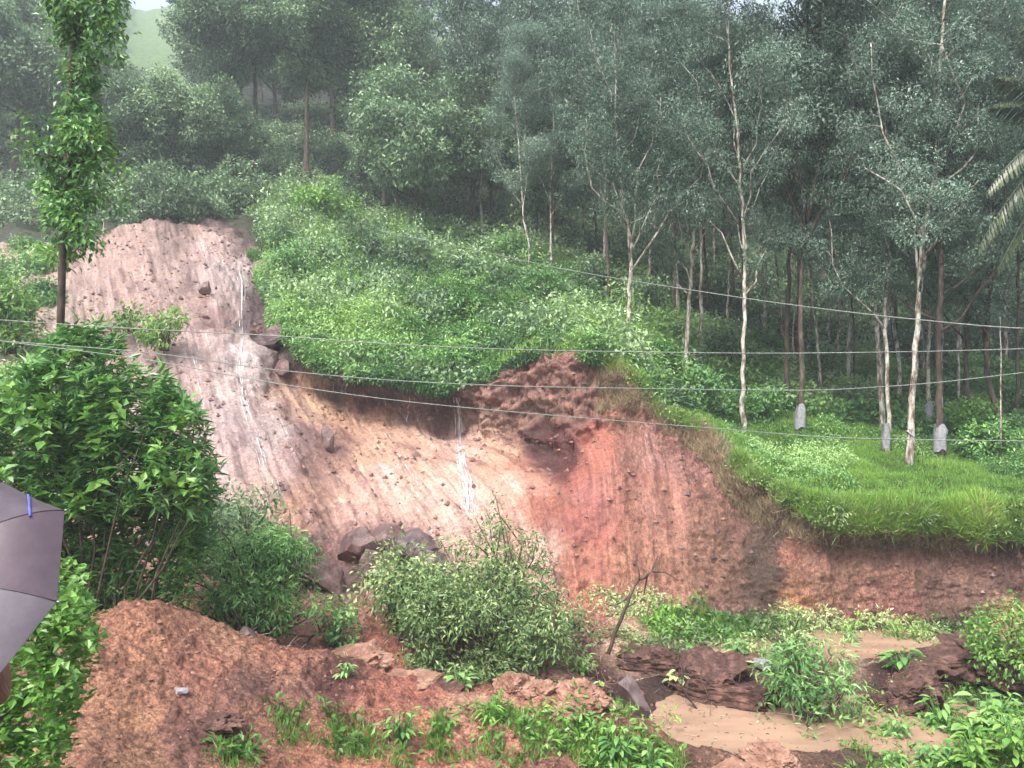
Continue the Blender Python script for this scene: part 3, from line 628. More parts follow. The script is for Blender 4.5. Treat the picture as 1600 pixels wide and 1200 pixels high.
rng = np.random.default_rng(77)
slope_m = ((RV > 10.0) & (RV < 13.2) & (PX > 422 + 45 * med + 30 * big + 8 * (10.8 - RV).clip(0, 1)) & (RV + .6 * med > 10.05) & (PX < 1130) & (PY < 640)).astype(float)
o = herb_mass('slope_undergrowth', slope_m, 7500, 50, .42, .13, .075, M['herb'], rng, .38); tag(o, 'thick bright green leafy growth covering the slope above the cut', 'undergrowth', kind='stuff')
o = herb_mass('dark_ferns', slope_m * (fbm(flat * .55, 3, 65).reshape(nr, nc) > .08), 1500, 50, .85, .20, .10, M['forest'], rng, .45); tag(o, 'darker taller ferny growth in patches over the leafy slope', 'ferns', kind='stuff')
o = herb_mass('tall_sprigs', slope_m, 900, 30, 1.1, .17, .06, M['bright'], rng, .22); tag(o, 'yellow green sprigs standing above the leafy slope', 'sprigs', kind='stuff')
o = grass_mass('slope_grass', slope_m * (fbm(flat * .6, 3, 66).reshape(nr, nc) > .0), 16000, .45, .025, M['grass'], rng, .1); tag(o, 'long grass in patches over the leafy slope', 'grass', kind='stuff')
back_m = ((RV > 12.2) & (RV < 14.2) & (PX > -100) & (PX < 1800)).astype(float)
back_m *= np.where((PX > 1120) & (RV < 13.0), .0, 1)
o = herb_mass('forest_undergrowth', back_m, 9000, 34, .9, .26, .14, M['forest'], rng, .6); tag(o, 'dark leafy undergrowth on the floor of the wood', 'undergrowth', kind='stuff')
plant_m = ((RV > 12.0) & (RV < 13.3) & (PX > 1010) & (PX < 1700)).astype(float) * np.where(PX > 1150, sstep(12.35, 12.7, RV), 1)
o = herb_mass('terrace_undergrowth', plant_m, 3600, 45, .6, .19, .11, M['herb'], rng, .45); tag(o, 'mixed green undergrowth among the rubber trunks behind the lawn', 'undergrowth', kind='stuff')
lawn = ((RV > 10.0) & (RV < 12.75) & (PX > 1085) & (PX < 1750)).astype(float) + ((RV > 9.95) & (RV < 10.7) & (PX > 995) & (PX < 1090)) * 1.
o = grass_mass('terrace_grass', lawn * np.where(PY > 600, 1, 0), 120000, .15, .014, M['grass'], rng, .15); tag(o, 'bright yellow green grass covering the flat terrace', 'grass', kind='stuff')
edge = (RV > 9.72 - .3 * med) * (RV < 10.25) * (PX > 1150) * (PX < 1720) * 1. + (RV > 9.6) * (RV < 10.2) * (PX > 915) * (PX < 1150) * .8 * (np.abs(PX - 1045) < 45) + (RV > 9.8) * (RV < 10.2) * (PX > 930) * (PX < 1010) * .8
o = grass_mass('overhanging_grass', edge, 17000, .30, .017, M['grass'], rng, .7); tag(o, 'long grass and roots hanging over the lip of the cut', 'grass', kind='stuff')
o = grass_mass('dry_hanging_grass', (RV > 8.9 - .6 * big) * (RV < 10.1) * (PX > 930) * (PX < 1720) * 1., 9000, .30, .014, M['dry'], rng, .3); tag(o, 'dry brown grass and rootlets on the upper part of the cut', 'dry grass', kind='stuff')
o = herb_mass('terrace_weeds', lawn * np.where(PY > 600, 1, 0) * (fbm(flat * .6, 3, 29).reshape(nr, nc) > 0), 2600, 26, .20, .10, .045, M['herb'], rng, .22); tag(o, 'small weeds among the terrace grass', 'weeds', kind='stuff')
o = herb_mass('hanging_weeds', edge * (fbm(flat * .8, 3, 39).reshape(nr, nc) > .05), 450, 30, .15, .12, .05, M['olive'], rng, .28); tag(o, 'dull weeds drooping over the terrace lip', 'weeds', kind='stuff')
o = grass_mass('face_rootlets', ((RV > 7.2) * (RV < 9.8) * (PX > 960) * (PX < 1720) * (fbm(flat * .7, 3, 59).reshape(nr, nc) > -.2)).astype(float), 15000, .17, .010, M['rootlet'], rng, .25, 2); tag(o, 'fine brown rootlets and stubble covering the right hand face of the cut', 'rootlets', kind='stuff')
rim = (RV > 9.75 - .25 * big) * (RV < 10.2) * (PX > 395) * (PX < 930) * 1.
o = herb_mass('rim_creepers', rim * (fbm(flat * .7, 3, 49).reshape(nr, nc) > -.1), 900, 40, .35, .12, .06, M['herb'], rng, .3); tag(o, 'leafy creepers hanging over the dark lip of the cut', 'creeper', kind='stuff')
leftm = ((RV > 7.6) & (RV < 10.2) & (PX > -100) & (PX < 90)).astype(float) * (fbm(flat * .5, 3, 15).reshape(nr, nc) > .10)
o = herb_mass('slide_margin_growth', leftm, 240, 40, .5, .18, .10, M['herb'], rng, .4); tag(o, 'patchy pale green growth on the bare slope left of the slide', 'undergrowth', kind='stuff')

# ------------------------------------------------------------------ single bushes and plants
def bush(name, c, size, nb, blob, dens, L, W, leafm, lab, cat, group=None, seed=0, stems=True, up=.5, droop=.3, shell=.5, barkm='bark_dark', low=.1, nstem=10):
    """a bush filling an ellipsoid of half-sizes `size`, standing at c (its base)"""
    rng = np.random.default_rng(seed); sx, sy, sz = size; root = empty(name, c); tag(root, lab, cat, group)
    C, Rr = [], []
    while len(C) < nb:
        u = rng.uniform(-1, 1, 3)
        if np.linalg.norm(u) > 1 or vnoise(u[None] * 1.9 + seed * 3.1, 5)[0] < -.12: continue
        C.append(np.array([u[0] * sx, u[1] * sy, (u[2] * .5 + .5) * 2 * sz * (1 - low) + low * sz])); Rr.append(blob * (.6 + .8 * rng.random()))
    for k in range(nb // 2):                             # loose sprays sticking out
        u = unit(1, rng)[0]; u[2] = abs(u[2]); q = u * np.array([sx, sy, sz * 1.9]) * rng.uniform(.85, 1.3); C.append(q); Rr.append(blob * (.3 + .4 * rng.random()))
    g = Geo(); crown_leaves(g, C, Rr, dens, L, W, rng, up, droop, shell); mobj('foliage', g.mesh('foliage', leafm), root)
    if stems:
        g = Geo()
        for k in list(rng.choice(nb, min(nb, nstem), replace=False)) + list(range(nb, len(C), 2)):
            g.tube(curve((rng.normal() * .1, rng.normal() * .1, -.15), C[k], 6, .12, rng), np.linspace(.035, .008, 6) * (sz ** .5), 5)
        mobj('stems', g.mesh('stems', M[barkm], True), root)
    return root

def whorl_bush(name, c, pts, L, W, per, leafm, lab, cat, seed=0, group=None, stemr=.02, r=.32):
    """a bush of shoots, each ending in a rosette of long leaves"""
    rng = np.random.default_rng(seed); root = empty(name, c); tag(root, lab, cat, group); g, s = Geo(), Geo()
    for p in pts:
        p = np.asarray(p, float); n = per + rng.integers(-3, 4); a = np.arange(n) * 2.4 + rng.random(); el = rng.uniform(-.5, .9, n)
        ax = unit(1, rng)[0] * .45 + np.array([0, -.1, 1.]); ax /= np.linalg.norm(ax); e1 = np.cross(ax, [1, .1, 0]); e1 /= np.linalg.norm(e1); e2 = np.cross(ax, e1)
        D = np.cos(a)[:, None] * e1 + np.sin(a)[:, None] * e2 + el[:, None] * ax
        P = p + rng.normal(size=(n, 3)) * .03 - ax * rng.random(n)[:, None] * r * .8
        N_ = ax + rng.normal(size=(n, 3)) * .25
        tint = (.2 + .4 * rng.random(n) + rng.random() * .35 + .1 * el).clip(0, 1)
        g.leaves(P, D, N_, L * (.6 + .6 * rng.random(n)), W * (.7 + .5 * rng.random(n)), tint, .2)
        if stemr and rng.random() < .04: s.tube(curve(p * np.array([.3, .3, 0]) + np.array([0, 0, -.1]), p, 6, .08, rng), np.linspace(stemr * 1.6, stemr * .5, 6), 5)
    mobj('foliage', g.mesh('foliage', leafm), root)
    if s.n: mobj('stems', s.mesh('stems', M['bark_dark'], True), root)
    return root

def fill_pts(outline, d0, d1, n, c, rng, zr=None):
    """points in the volume between two distances behind a traced outline"""
    P = []; o_ = np.asarray(outline, float); lo, hi = o_.min(0), o_.max(0)
    while len(P) < n:
        x, y = rng.uniform(lo[0], hi[0]), rng.uniform(lo[1], hi[1])
        if not inpoly(np.array([x]), np.array([y]), outline)[0]: continue
        k = rng.random() ** 1.5; P.append(at(x, y, d0 + (d1 - d0) * k) - c)
    return P

# large-leaved bush at the left, with its dark lower skirt
rng = np.random.default_rng(5)
OUT1 = [(-60,600),(20,585),(60,540),(90,505),(150,500),(185,520),(200,565),(250,565),(265,600),(310,625),(320,680),(335,720),(325,790),(330,850),(290,900),(250,940),(150,945),(110,900),(-60,900)]
c = at(150, 960, 13.0); c[2] = drop(c[0], c[1])
root = whorl_bush('large_leaved_bush', c, fill_pts([q for q in OUT1 if q[1] < 795] + [(-60, 800)], 11.7, 14.0, 760, c, rng) + fill_pts([(-60, 770), (335, 740), (330, 850), (300, 910), (240, 950), (150, 950), (100, 900), (-60, 900)], 12.5, 14.2, 520, c, rng), .24, .062, 15, M['lush'], 'big glossy dark green bush with drooping long leaves left of the red earth mound', 'bush', 5, None, .018)
OUT1b = [(-60,640),(0,600),(60,560),(120,540),(200,580),(300,640),(320,720),(310,780),(240,780),(120,790),(-60,740)]
whorl_bush('broad_leaved_shrub', c + np.array([.3, .2, 0]), fill_pts(OUT1b, 11.2, 12.6, 75, c + np.array([.3, .2, 0]), rng), .20, .13, 9, M['bright'], 'light green broad leaved climber spread over the front of the big glossy bush', 'climber', 6, None, .02)
c = at(60, 560, 15.0); c[2] = drop(c[0], c[1])
# bright creeper at bottom left, near the umbrella
OUT2 = [(-60,900),(60,880),(105,855),(130,900),(150,960),(150,1010),(130,1060),(110,1110),(95,1210),(40,1240),(-60,1240)]
c = at(30, 1300, 7.2); c[2] = drop(c[0], c[1])
whorl_bush('creeper_bush', c, fill_pts(OUT2, 6.2, 7.6, 420, c, rng), .10, .055, 12, M['bright'], 'bright yellow green creeper bush beside and below the umbrella', 'bush', 7, None, 0, .2)
# pole tree wrapped in climbers
c = hit(93, 640); c = at(93, 640, 13.6); c[2] = drop(c[0], c[1]); rt = empty('vine_covered_tree', c); tag(rt, 'slim brown trunk wrapped in bright climbing leaves rising left of the slide', 'tree')
g = Geo(); tp = np.array([np.array([0, 0, -.3])] + [at(x, y, 13.6) - c for x, y in [(94, 600), (95, 500), (98, 400), (104, 300), (106, 200), (112, 100), (118, 0), (122, -120), (124, -200)]])
g.tube(tp, np.linspace(.07, .04, len(tp)), 9); rng = np.random.default_rng(8); C, Rr = [], []
for k in range(125):
    y = rng.uniform(-190, 400); ww = 52 if y < 130 else (38 if y < 230 else 48); x = np.interp(y, [-200, 100, 300, 420], [124, 118, 118, 110]) + (rng.normal() * .45 + .40) * ww - (18 if y > 230 else 0)
    p = at(x, y, 13.6 + rng.normal() * .3) - c; C.append(p); Rr.append(.20 + .22 * rng.random())
    if k % 3 == 0:
        q0 = np.array([np.interp(p[2], tp[:, 2], tp[:, a]) for a in range(3)]); g.tube(curve(q0 - [0, 0, .3], p, 4, .1, rng), np.linspace(.02, .008, 4), 4)
for k in range(26):
    x, y = rng.uniform(35, 205), rng.uniform(180, 345); C.append(at(x, y, 13.7 + rng.normal() * .4) - c); Rr.append(.16 + .14 * rng.random())
    if k % 2 == 0:
        q0 = np.array([np.interp(C[-1][2] - .3, tp[:, 2], tp[:, a]) for a in range(3)]); g.tube(curve(q0, C[-1], 5, .1, rng), np.linspace(.022, .008, 5), 4)
mobj('trunk', g.mesh('trunk', M['bark_dark'], True), rt)
ki = [i for i in range(len(C)) if i % 3]; kj = [i for i in range(len(C)) if i % 3 == 0]
g = Geo(); crown_leaves(g, [C[i] for i in ki], [Rr[i] for i in ki], 700, .12, .065, rng, .4, .5, .35); mobj('climbing_leaves', g.mesh('climbing_leaves', M['lush']), rt)
g = Geo(); crown_leaves(g, [C[i] for i in kj], [Rr[i] * .85 for i in kj], 480, .12, .065, rng, .4, .5, .35); mobj('climbing_leaves', g.mesh('climbing_leaves', M['bright']), rt)['label'] = 'yellow green tufts of climbing leaves'
# fallen trees in the valley
def px_bush(name, x, y, w_, h_, dist, leafm, L, W, lab, cat, nb=30, blob=.35, dens=500, seed=0, group=None, depth=.8, **k):
    """bush whose picture box is centred x, bottom y, w_ wide and h_ tall at this distance"""
    c = at(x, y, dist); sx = w_ / F * dist / 2; sz = h_ / F * dist / 2; gz = drop(c[0], c[1])
    c[2] = max(min(c[2], gz + .6), gz - .3)
    return bush(name, c, (sx * .85, sx * depth, sz * .88), nb, blob, dens, L, W, leafm, lab, cat, group, seed, **k)
px_bush('fallen_tree', 745, 1065, 350, 215, 16.0, M['olive'], .11, .042, 'largest uprooted leafy tree heaped in the middle of the debris', 'fallen tree', 150, .34, 900, 11, nstem=26)
px_bush('uprooted_crown', 775, 960, 190, 175, 17.4, M['olive'], .11, .04, 'olive crown standing up behind the largest uprooted tree', 'fallen tree', 44, .28, 620, 12, nstem=14)
px_bush('fallen_bough', 625, 960, 150, 130, 16.8, M['olive'], .13, .055, 'leafy bough sprawling left from the largest uprooted tree toward the boulders', 'fallen bough', 28, .36, 480, 13)
px_bush('fallen_tree', 392, 992, 240, 205, 14.6, M['herb'], .13, .036, 'feathery uprooted tree lying behind the red earth mound', 'fallen tree', 90, .30, 760, 14, nstem=18)
px_bush('slope_bush', 350, 880, 190, 150, 17.0, M['forest'], .14, .06, 'dark green bush between the glossy bush and the foot of the slide', 'bush', 40, .4, 520, 15)
px_bush('tilted_bush', 525, 1005, 62, 75, 15.2, M['herb'], .12, .07, 'small fresh green bush between the two uprooted trees', 'bush', 12, .26, 420, 16)
px_bush('broken_shrub', 1265, 1110, 150, 120, 14.9, M['herb'], .16, .05, 'willowy green shrub growing from the dark clods beside the puddle', 'shrub', 30, .32, 460, 17, nstem=16)
px_bush('broken_shrub', 1235, 1010, 110, 75, 17.5, M['olive'], .12, .05, 'pale brushwood tangled at the foot of the cut', 'shrub', 16, .28, 300, 18, nstem=12)
px_bush('edge_bush', 1590, 985, 130, 130, 15.0, M['bright'], .10, .05, 'round yellow green bush at the right edge by the foot of the cut', 'bush', 34, .3, 620, 19)
px_bush('terrace_shrub', 1550, 750, 95, 75, 25.5, M['lush'], .14, .08, 'round dark shrub on the grass near the right edge', 'shrub', 26, .45, 420, 20)
px_bush('yellow_shrub', 1520, 668, 60, 50, 29, M['bright'], .16, .08, 'small yellow green shrub beyond the kinked dark trunk', 'shrub', 14, .4, 380, 21)
px_bush('slope_shrub', 500, 350, 100, 75, 44, M['bright'], .24, .14, 'yellow green shrub at the top left of the leafy slope', 'shrub', 24, .7, 200, 22)
px_bush('slope_shrub', 258, 500, 75, 62, 27, M['bright'], .2, .09, 'bright feathery shrub alone on the bare slope', 'shrub', 12, .4, 330, 23)
px_bush('slope_shrub', 205, 468, 50, 40, 28, M['bright'], .2, .09, 'yellowish shrub on bare slope just left of the bright feathery one', 'shrub', 8, .35, 240, 24)
px_bush('slope_shrub', 140, 520, 110, 110, 22, M['lush'], .18, .08, 'loose green shrub behind the vine covered trunk', 'shrub', 26, .45, 330, 26)
px_bush('slope_shrub', 15, 440, 90, 130, 27, M['bright'], .22, .10, 'lime green shrub at the far left edge above the glossy bush', 'shrub', 20, .5, 260, 27)
px_bush('slope_shrub', 250, 372, 100, 120, 43, M['forest'], .24, .11, 'drooping grey green shrub hanging over the head of the slide', 'shrub', 30, .8, 200, 29)
px_bush('slope_shrub', 370, 330, 100, 80, 48, M['forest'], .24, .12, 'grey green shrub right above the head of the slide', 'shrub', 24, .8, 200, 30)
px_bush('slope_shrub', 330, 346, 60, 50, 45, M['forest'], .22, .11, 'low grey green shrub at the very lip of the slide head', 'shrub', 14, .6, 220, 34)
for k_, (x_, y_, w_, h_, d_, m_, lab_) in enumerate([(450, 440, 60, 70, 35, 'herb', 'leafy shrub leaning over the right wall of the slide'), (560, 400, 80, 70, 40, 'forest', 'dark shrub in the upper left of the leafy slope'), (640, 420, 90, 70, 39, 'forest', 'bluish shrub at the upper middle of the leafy slope'),
    (730, 500, 60, 50, 32.5, 'lush', 'dark shrub in the middle of the leafy slope'), (840, 470, 70, 60, 34, 'herb', 'leafy shrub at the right of the leafy slope'), (800, 415, 70, 60, 42, 'herb', 'rounded shrub at the back of the leafy slope by the thin white stem'),
    (700, 575, 90, 45, 28.5, 'lush', 'shrub on the lip of the cut above the waterfall'), (560, 570, 90, 40, 29, 'herb', 'spreading shrub on the lip of the cut left of the waterfall'), (1010, 470, 80, 60, 37, 'forest', 'dark shrub between the forked tree and the white rim tree'), (930, 440, 70, 60, 40, 'forest', 'dark shrub left of the forked peeling tree'),
    (1130, 560, 80, 70, 34, 'forest', 'dark shrub behind the white rim tree'), (1330, 640, 100, 50, 33, 'forest', 'wide dark shrub at the back of the lawn right of the skirted tree'), (1040, 590, 60, 60, 29, 'lush', 'green shrub on the rim just left of the white rim tree')]):
    px_bush('slope_shrub', x_, y_, w_, h_, d_, M[m_], .17, .09, lab_, 'shrub', 18, .45, 330, 400 + k_)
px_bush('terrace_shrub', 1190, 660, 70, 60, 29, M['herb'], .17, .09, 'light green shrub right of the white and brown rubber trunk', 'shrub', 18, .45, 300, 31)
px_bush('terrace_shrub', 1100, 640, 80, 70, 28, M['herb'], .17, .09, 'leafy shrub between the rim tree and the white and brown trunk', 'shrub', 20, .45, 300, 32)
px_bush('terrace_shrub', 1210, 690, 60, 60, 31, M['forest'], .16, .08, 'dark shrub just left of the grey skirted tree', 'shrub', 18, .5, 300, 33)

# upright leafy plants and big-leaved plants in the debris
def leafy_plant(name, px, py, dist, h, n, L, W, mat, lab, cat, seed, spread=.5, group=None, stem=True):
    rng = np.random.default_rng(seed); c = at(px, py, dist); c[2] = drop(c[0], c[1]); root = empty(name, c); tag(root, lab, cat, group)
    g, s = Geo(), Geo()
    for k in range(n):
        a = k * 2.4 + rng.random() * .6; rr = spread * h * (.3 + .7 * rng.random()); hh = h * (.35 + .65 * rng.random())
        p = np.array([math.cos(a) * rr * .8, math.sin(a) * rr * .8, hh * (.3 + .7 * rng.random())])
        s.tube(curve((0, 0, -.05), p, 4, .08, rng), np.linspace(.012, .006, 4), 4, .5)
        D = np.array([math.cos(a) * .8, math.sin(a) * .8, .45 - .5 * rng.random()]); 
        m = 5; prev = p; sp = np.linspace(0, 1, m); path = p + D * L * sp[:, None] + np.array([0, 0, -1]) * (sp[:, None] ** 2) * L * .45
        wd = W * np.array([.15, .8, 1, .7, .05]); T = np.cross(D, [0, 0, 1.]); T /= np.linalg.norm(T)
        V = np.stack([path - T * wd[:, None] / 2 + [0, 0, .12 * W], path, path + T * wd[:, None] / 2 + [0, 0, .12 * W]], 1).reshape(-1, 3)
        i = np.arange(m - 1)[:, None] * 3; j = np.arange(2)[None]
        g.add(V, np.stack([i + j, i + j + 1, i + 3 + j + 1, i + 3 + j], -1).reshape(-1, 4), .35 + .6 * rng.random())
    mobj('leaves', g.mesh('leaves', mat, True), root); mobj('stems', s.mesh('stems', mat, True), root); return root
LP = [
 (1410, 1045, 16.2, .85, 20, .42, .15, 'lush', 'taro like plant with glossy leaves standing by the back puddle'),
 (1470, 1105, 14.6, .8, 26, .34, .11, 'lush', 'fresh green plant against the dark clods at right'),
 (1535, 1110, 14.0, .75, 9, .50, .28, 'herb', 'plant with large round pale leaves at lower right'),
 (1395, 1180, 13.2, .35, 12, .3, .1, 'lush', 'small seedling on the near bank of the puddle'),
 (716, 1085, 14.2, .5, 14, .34, .13, 'herb', 'pale green broad leaved plant before the largest uprooted tree'),
 (905, 1010, 16.2, .6, 22, .28, .09, 'bright', 'bright green plant at right foot of the largest uprooted tree'),
 (985, 985, 17.0, .5, 16, .28, .09, 'bright', 'small bright plant behind the dead forked branch'),
 (628, 1190, 11.8, .6, 30, .22, .06, 'lush', 'dense dark green seedling at the bottom centre left'),
 (765, 1150, 12.6, .5, 22, .24, .05, 'bright', 'spiky light green plant at the bottom centre'),
 (965, 1180, 12.4, .75, 34, .28, .09, 'lush', 'leafy plant left of the purple slab at the bottom'),
 (1020, 1190, 12.2, .5, 26, .26, .09, 'lush', 'low leafy plant right below the purple slab'),
 (1150, 1000, 17.4, .5, 22, .26, .11, 'herb', 'pale leafy plant among debris below the brown face'),
 (1080, 995, 17.6, .5, 20, .24, .10, 'herb', 'grey green plant behind the red root clod'),
 (1060, 1060, 16.0, .45, 14, .26, .14, 'olive', 'pale curled plant left of the red root clod'),
 (1195, 1055, 15.4, .5, 14, .34, .16, 'olive', 'yellowish plant with wide leaves right of the red root clod'),
 (1340, 1090, 14.8, .55, 26, .22, .07, 'olive', 'grey leaved plant on the right bank of the puddle'),
 (1400, 1120, 14.2, .5, 30, .22, .08, 'herb', 'low plant over the right end of the puddle'),
 (1195, 1125, 14.7, .35, 26, .16, .06, 'olive', 'small tuft at the water line of the puddle'),
 (1460, 1165, 13.0, .6, 30, .26, .10, 'herb', 'leafy plant on the bank left of the lower right corner'),
 (1520, 1180, 12.4, .7, 34, .28, .10, 'bright', 'bright leafy plant near the lower right corner'),
 (1585, 1180, 12.2, .9, 38, .28, .11, 'bright', 'tallest leafy plant in the lower right corner'),
 (1560, 1110, 13.8, .7, 30, .26, .10, 'herb', 'leafy plant at the right edge under the dark clods'),
 (1505, 1225, 11.4, .6, 34, .26, .10, 'lush', 'leafy plant cut by the bottom edge at right'),
 (1420, 1225, 11.6, .45, 26, .24, .10, 'bright', 'light green plant cut by the bottom edge below the puddle end'),
 (1330, 975, 18.9, .5, 14, .20, .06, 'herb', 'wispy seedling at the foot of the brown face'),
 (540, 1120, 12.6, .3, 16, .2, .05, 'herb', 'small sprout on the red earth below the fresh green bush'),
]
for k, (x, y, dd, h, n, L, W, mt, lab) in enumerate(LP): leafy_plant('leafy_plant', x, y, dd, h * (.85 + .3 * (k * .37 % 1)), int(n * 1.7), L * .72, W * .85, M[mt], lab, 'plant', 300 + k)

# grass and weeds scattered through the debris
rng = np.random.default_rng(78)
pol = np.zeros(PX.shape, bool)
for P_ in ([(330,1170),(400,1120),(480,1100),(580,1130),(590,1190),(480,1190),(430,1200),(400,1210),(330,1200)], [(600,1130),(640,1130),(640,1200),(600,1200)], [(650,1120),(900,1110),(910,1190),(800,1200),(650,1180)], [(900,1090),(1060,1150),(1060,1230),(900,1230)],
           [(1000,960),(1100,950),(1250,980),(1220,1010),(1000,1000)], [(1330,1110),(1600,1060),(1620,1240),(1330,1240)], [(1290,985),(1440,980),(1440,1005),(1290,1000)]):
    pol |= inpoly(PX.ravel(), PY.ravel(), P_).reshape(PX.shape)
wm = pol * (RV > 2) * (RV < 7.2) * (fbm(flat * 1.3, 3, 19).reshape(nr, nc) > -.12)
o = grass_mass('debris_grass', wm.astype(float), 6500, .17, .018, M['bright'], rng, .0, 3); tag(o, 'fresh grass tufts flattened over the near red earth', 'grass', kind='stuff')
o = herb_mass('debris_weeds', wm.astype(float), 420, 18, .25, .13, .06, M['bright'], rng, .2); tag(o, 'small weeds sprouting over the near red earth', 'weeds', kind='stuff')
baseline = ((RV > 5.6) * (RV < 7.15) * (PX > 860) * (PX < 1560) * (fbm(flat * .9, 3, 23).reshape(nr, nc) > -.05)).astype(float)
o = herb_mass('toe_weeds', baseline, 380, 20, .18, .11, .045, M['olive'], rng, .22); tag(o, 'dull weeds and brush along the foot of the cut', 'weeds', kind='stuff')

# ------------------------------------------------------------------ rocks, clods, branches
def lump(name, px, py, size, mat, lab, cat, seed, dist=None, rot=0, rough_=.35, sink=.3, group=None, tilt=0, res=5, parent=None):
    import bmesh
    bm = bmesh.new(); bmesh.ops.create_icosphere(bm, subdivisions=res, radius=1); V = np.array([v.co for v in bm.verts]); 
    n = fbm(V * 1.3 + seed, 3, seed); n2 = fbm(V * 4 + seed, 4, seed + 3, .6); V = V * (1 + rough_ * n + rough_ * .45 * n2)[:, None]
    for k in range(5 if 'clod' in name else 13):         # broken facets
        u = unit(1, np.random.default_rng(seed * 10 + k))[0]; dd = V @ u; lim = .50 + .28 * np.random.default_rng(seed * 7 + k).random(); V = np.where((dd > lim)[:, None], V - u * ((dd - lim) * .97)[:, None], V)
    V = V * (1 + (.20 if 'clod' in name else .05) * fbm(V * 5 + seed, 4, seed + 9, .7) + .22 * rough_ * np.abs(fbm(V * 3 + seed, 4, seed + 8, .6)))[:, None] * 1.18
    V = V * np.array(size)
    for v, q in zip(bm.verts, V): v.co = q
    me = bpy.data.meshes.new(name); bm.to_mesh(me); bm.free(); me.materials.append(mat)
    me.polygons.foreach_set('use_smooth', np.full(len(me.polygons), False))
    o = bpy.data.objects.new(name, me); col.objects.link(o)
    c = hit(px, py) if dist is None else at(px, py, dist)
    o.location = (c[0], c[1], c[2] + size[2] * (1 - sink) * .5); o.rotation_euler = (0, tilt, rot); tag(o, lab, cat, group); return o
def u_(px, dist): return px / F * dist
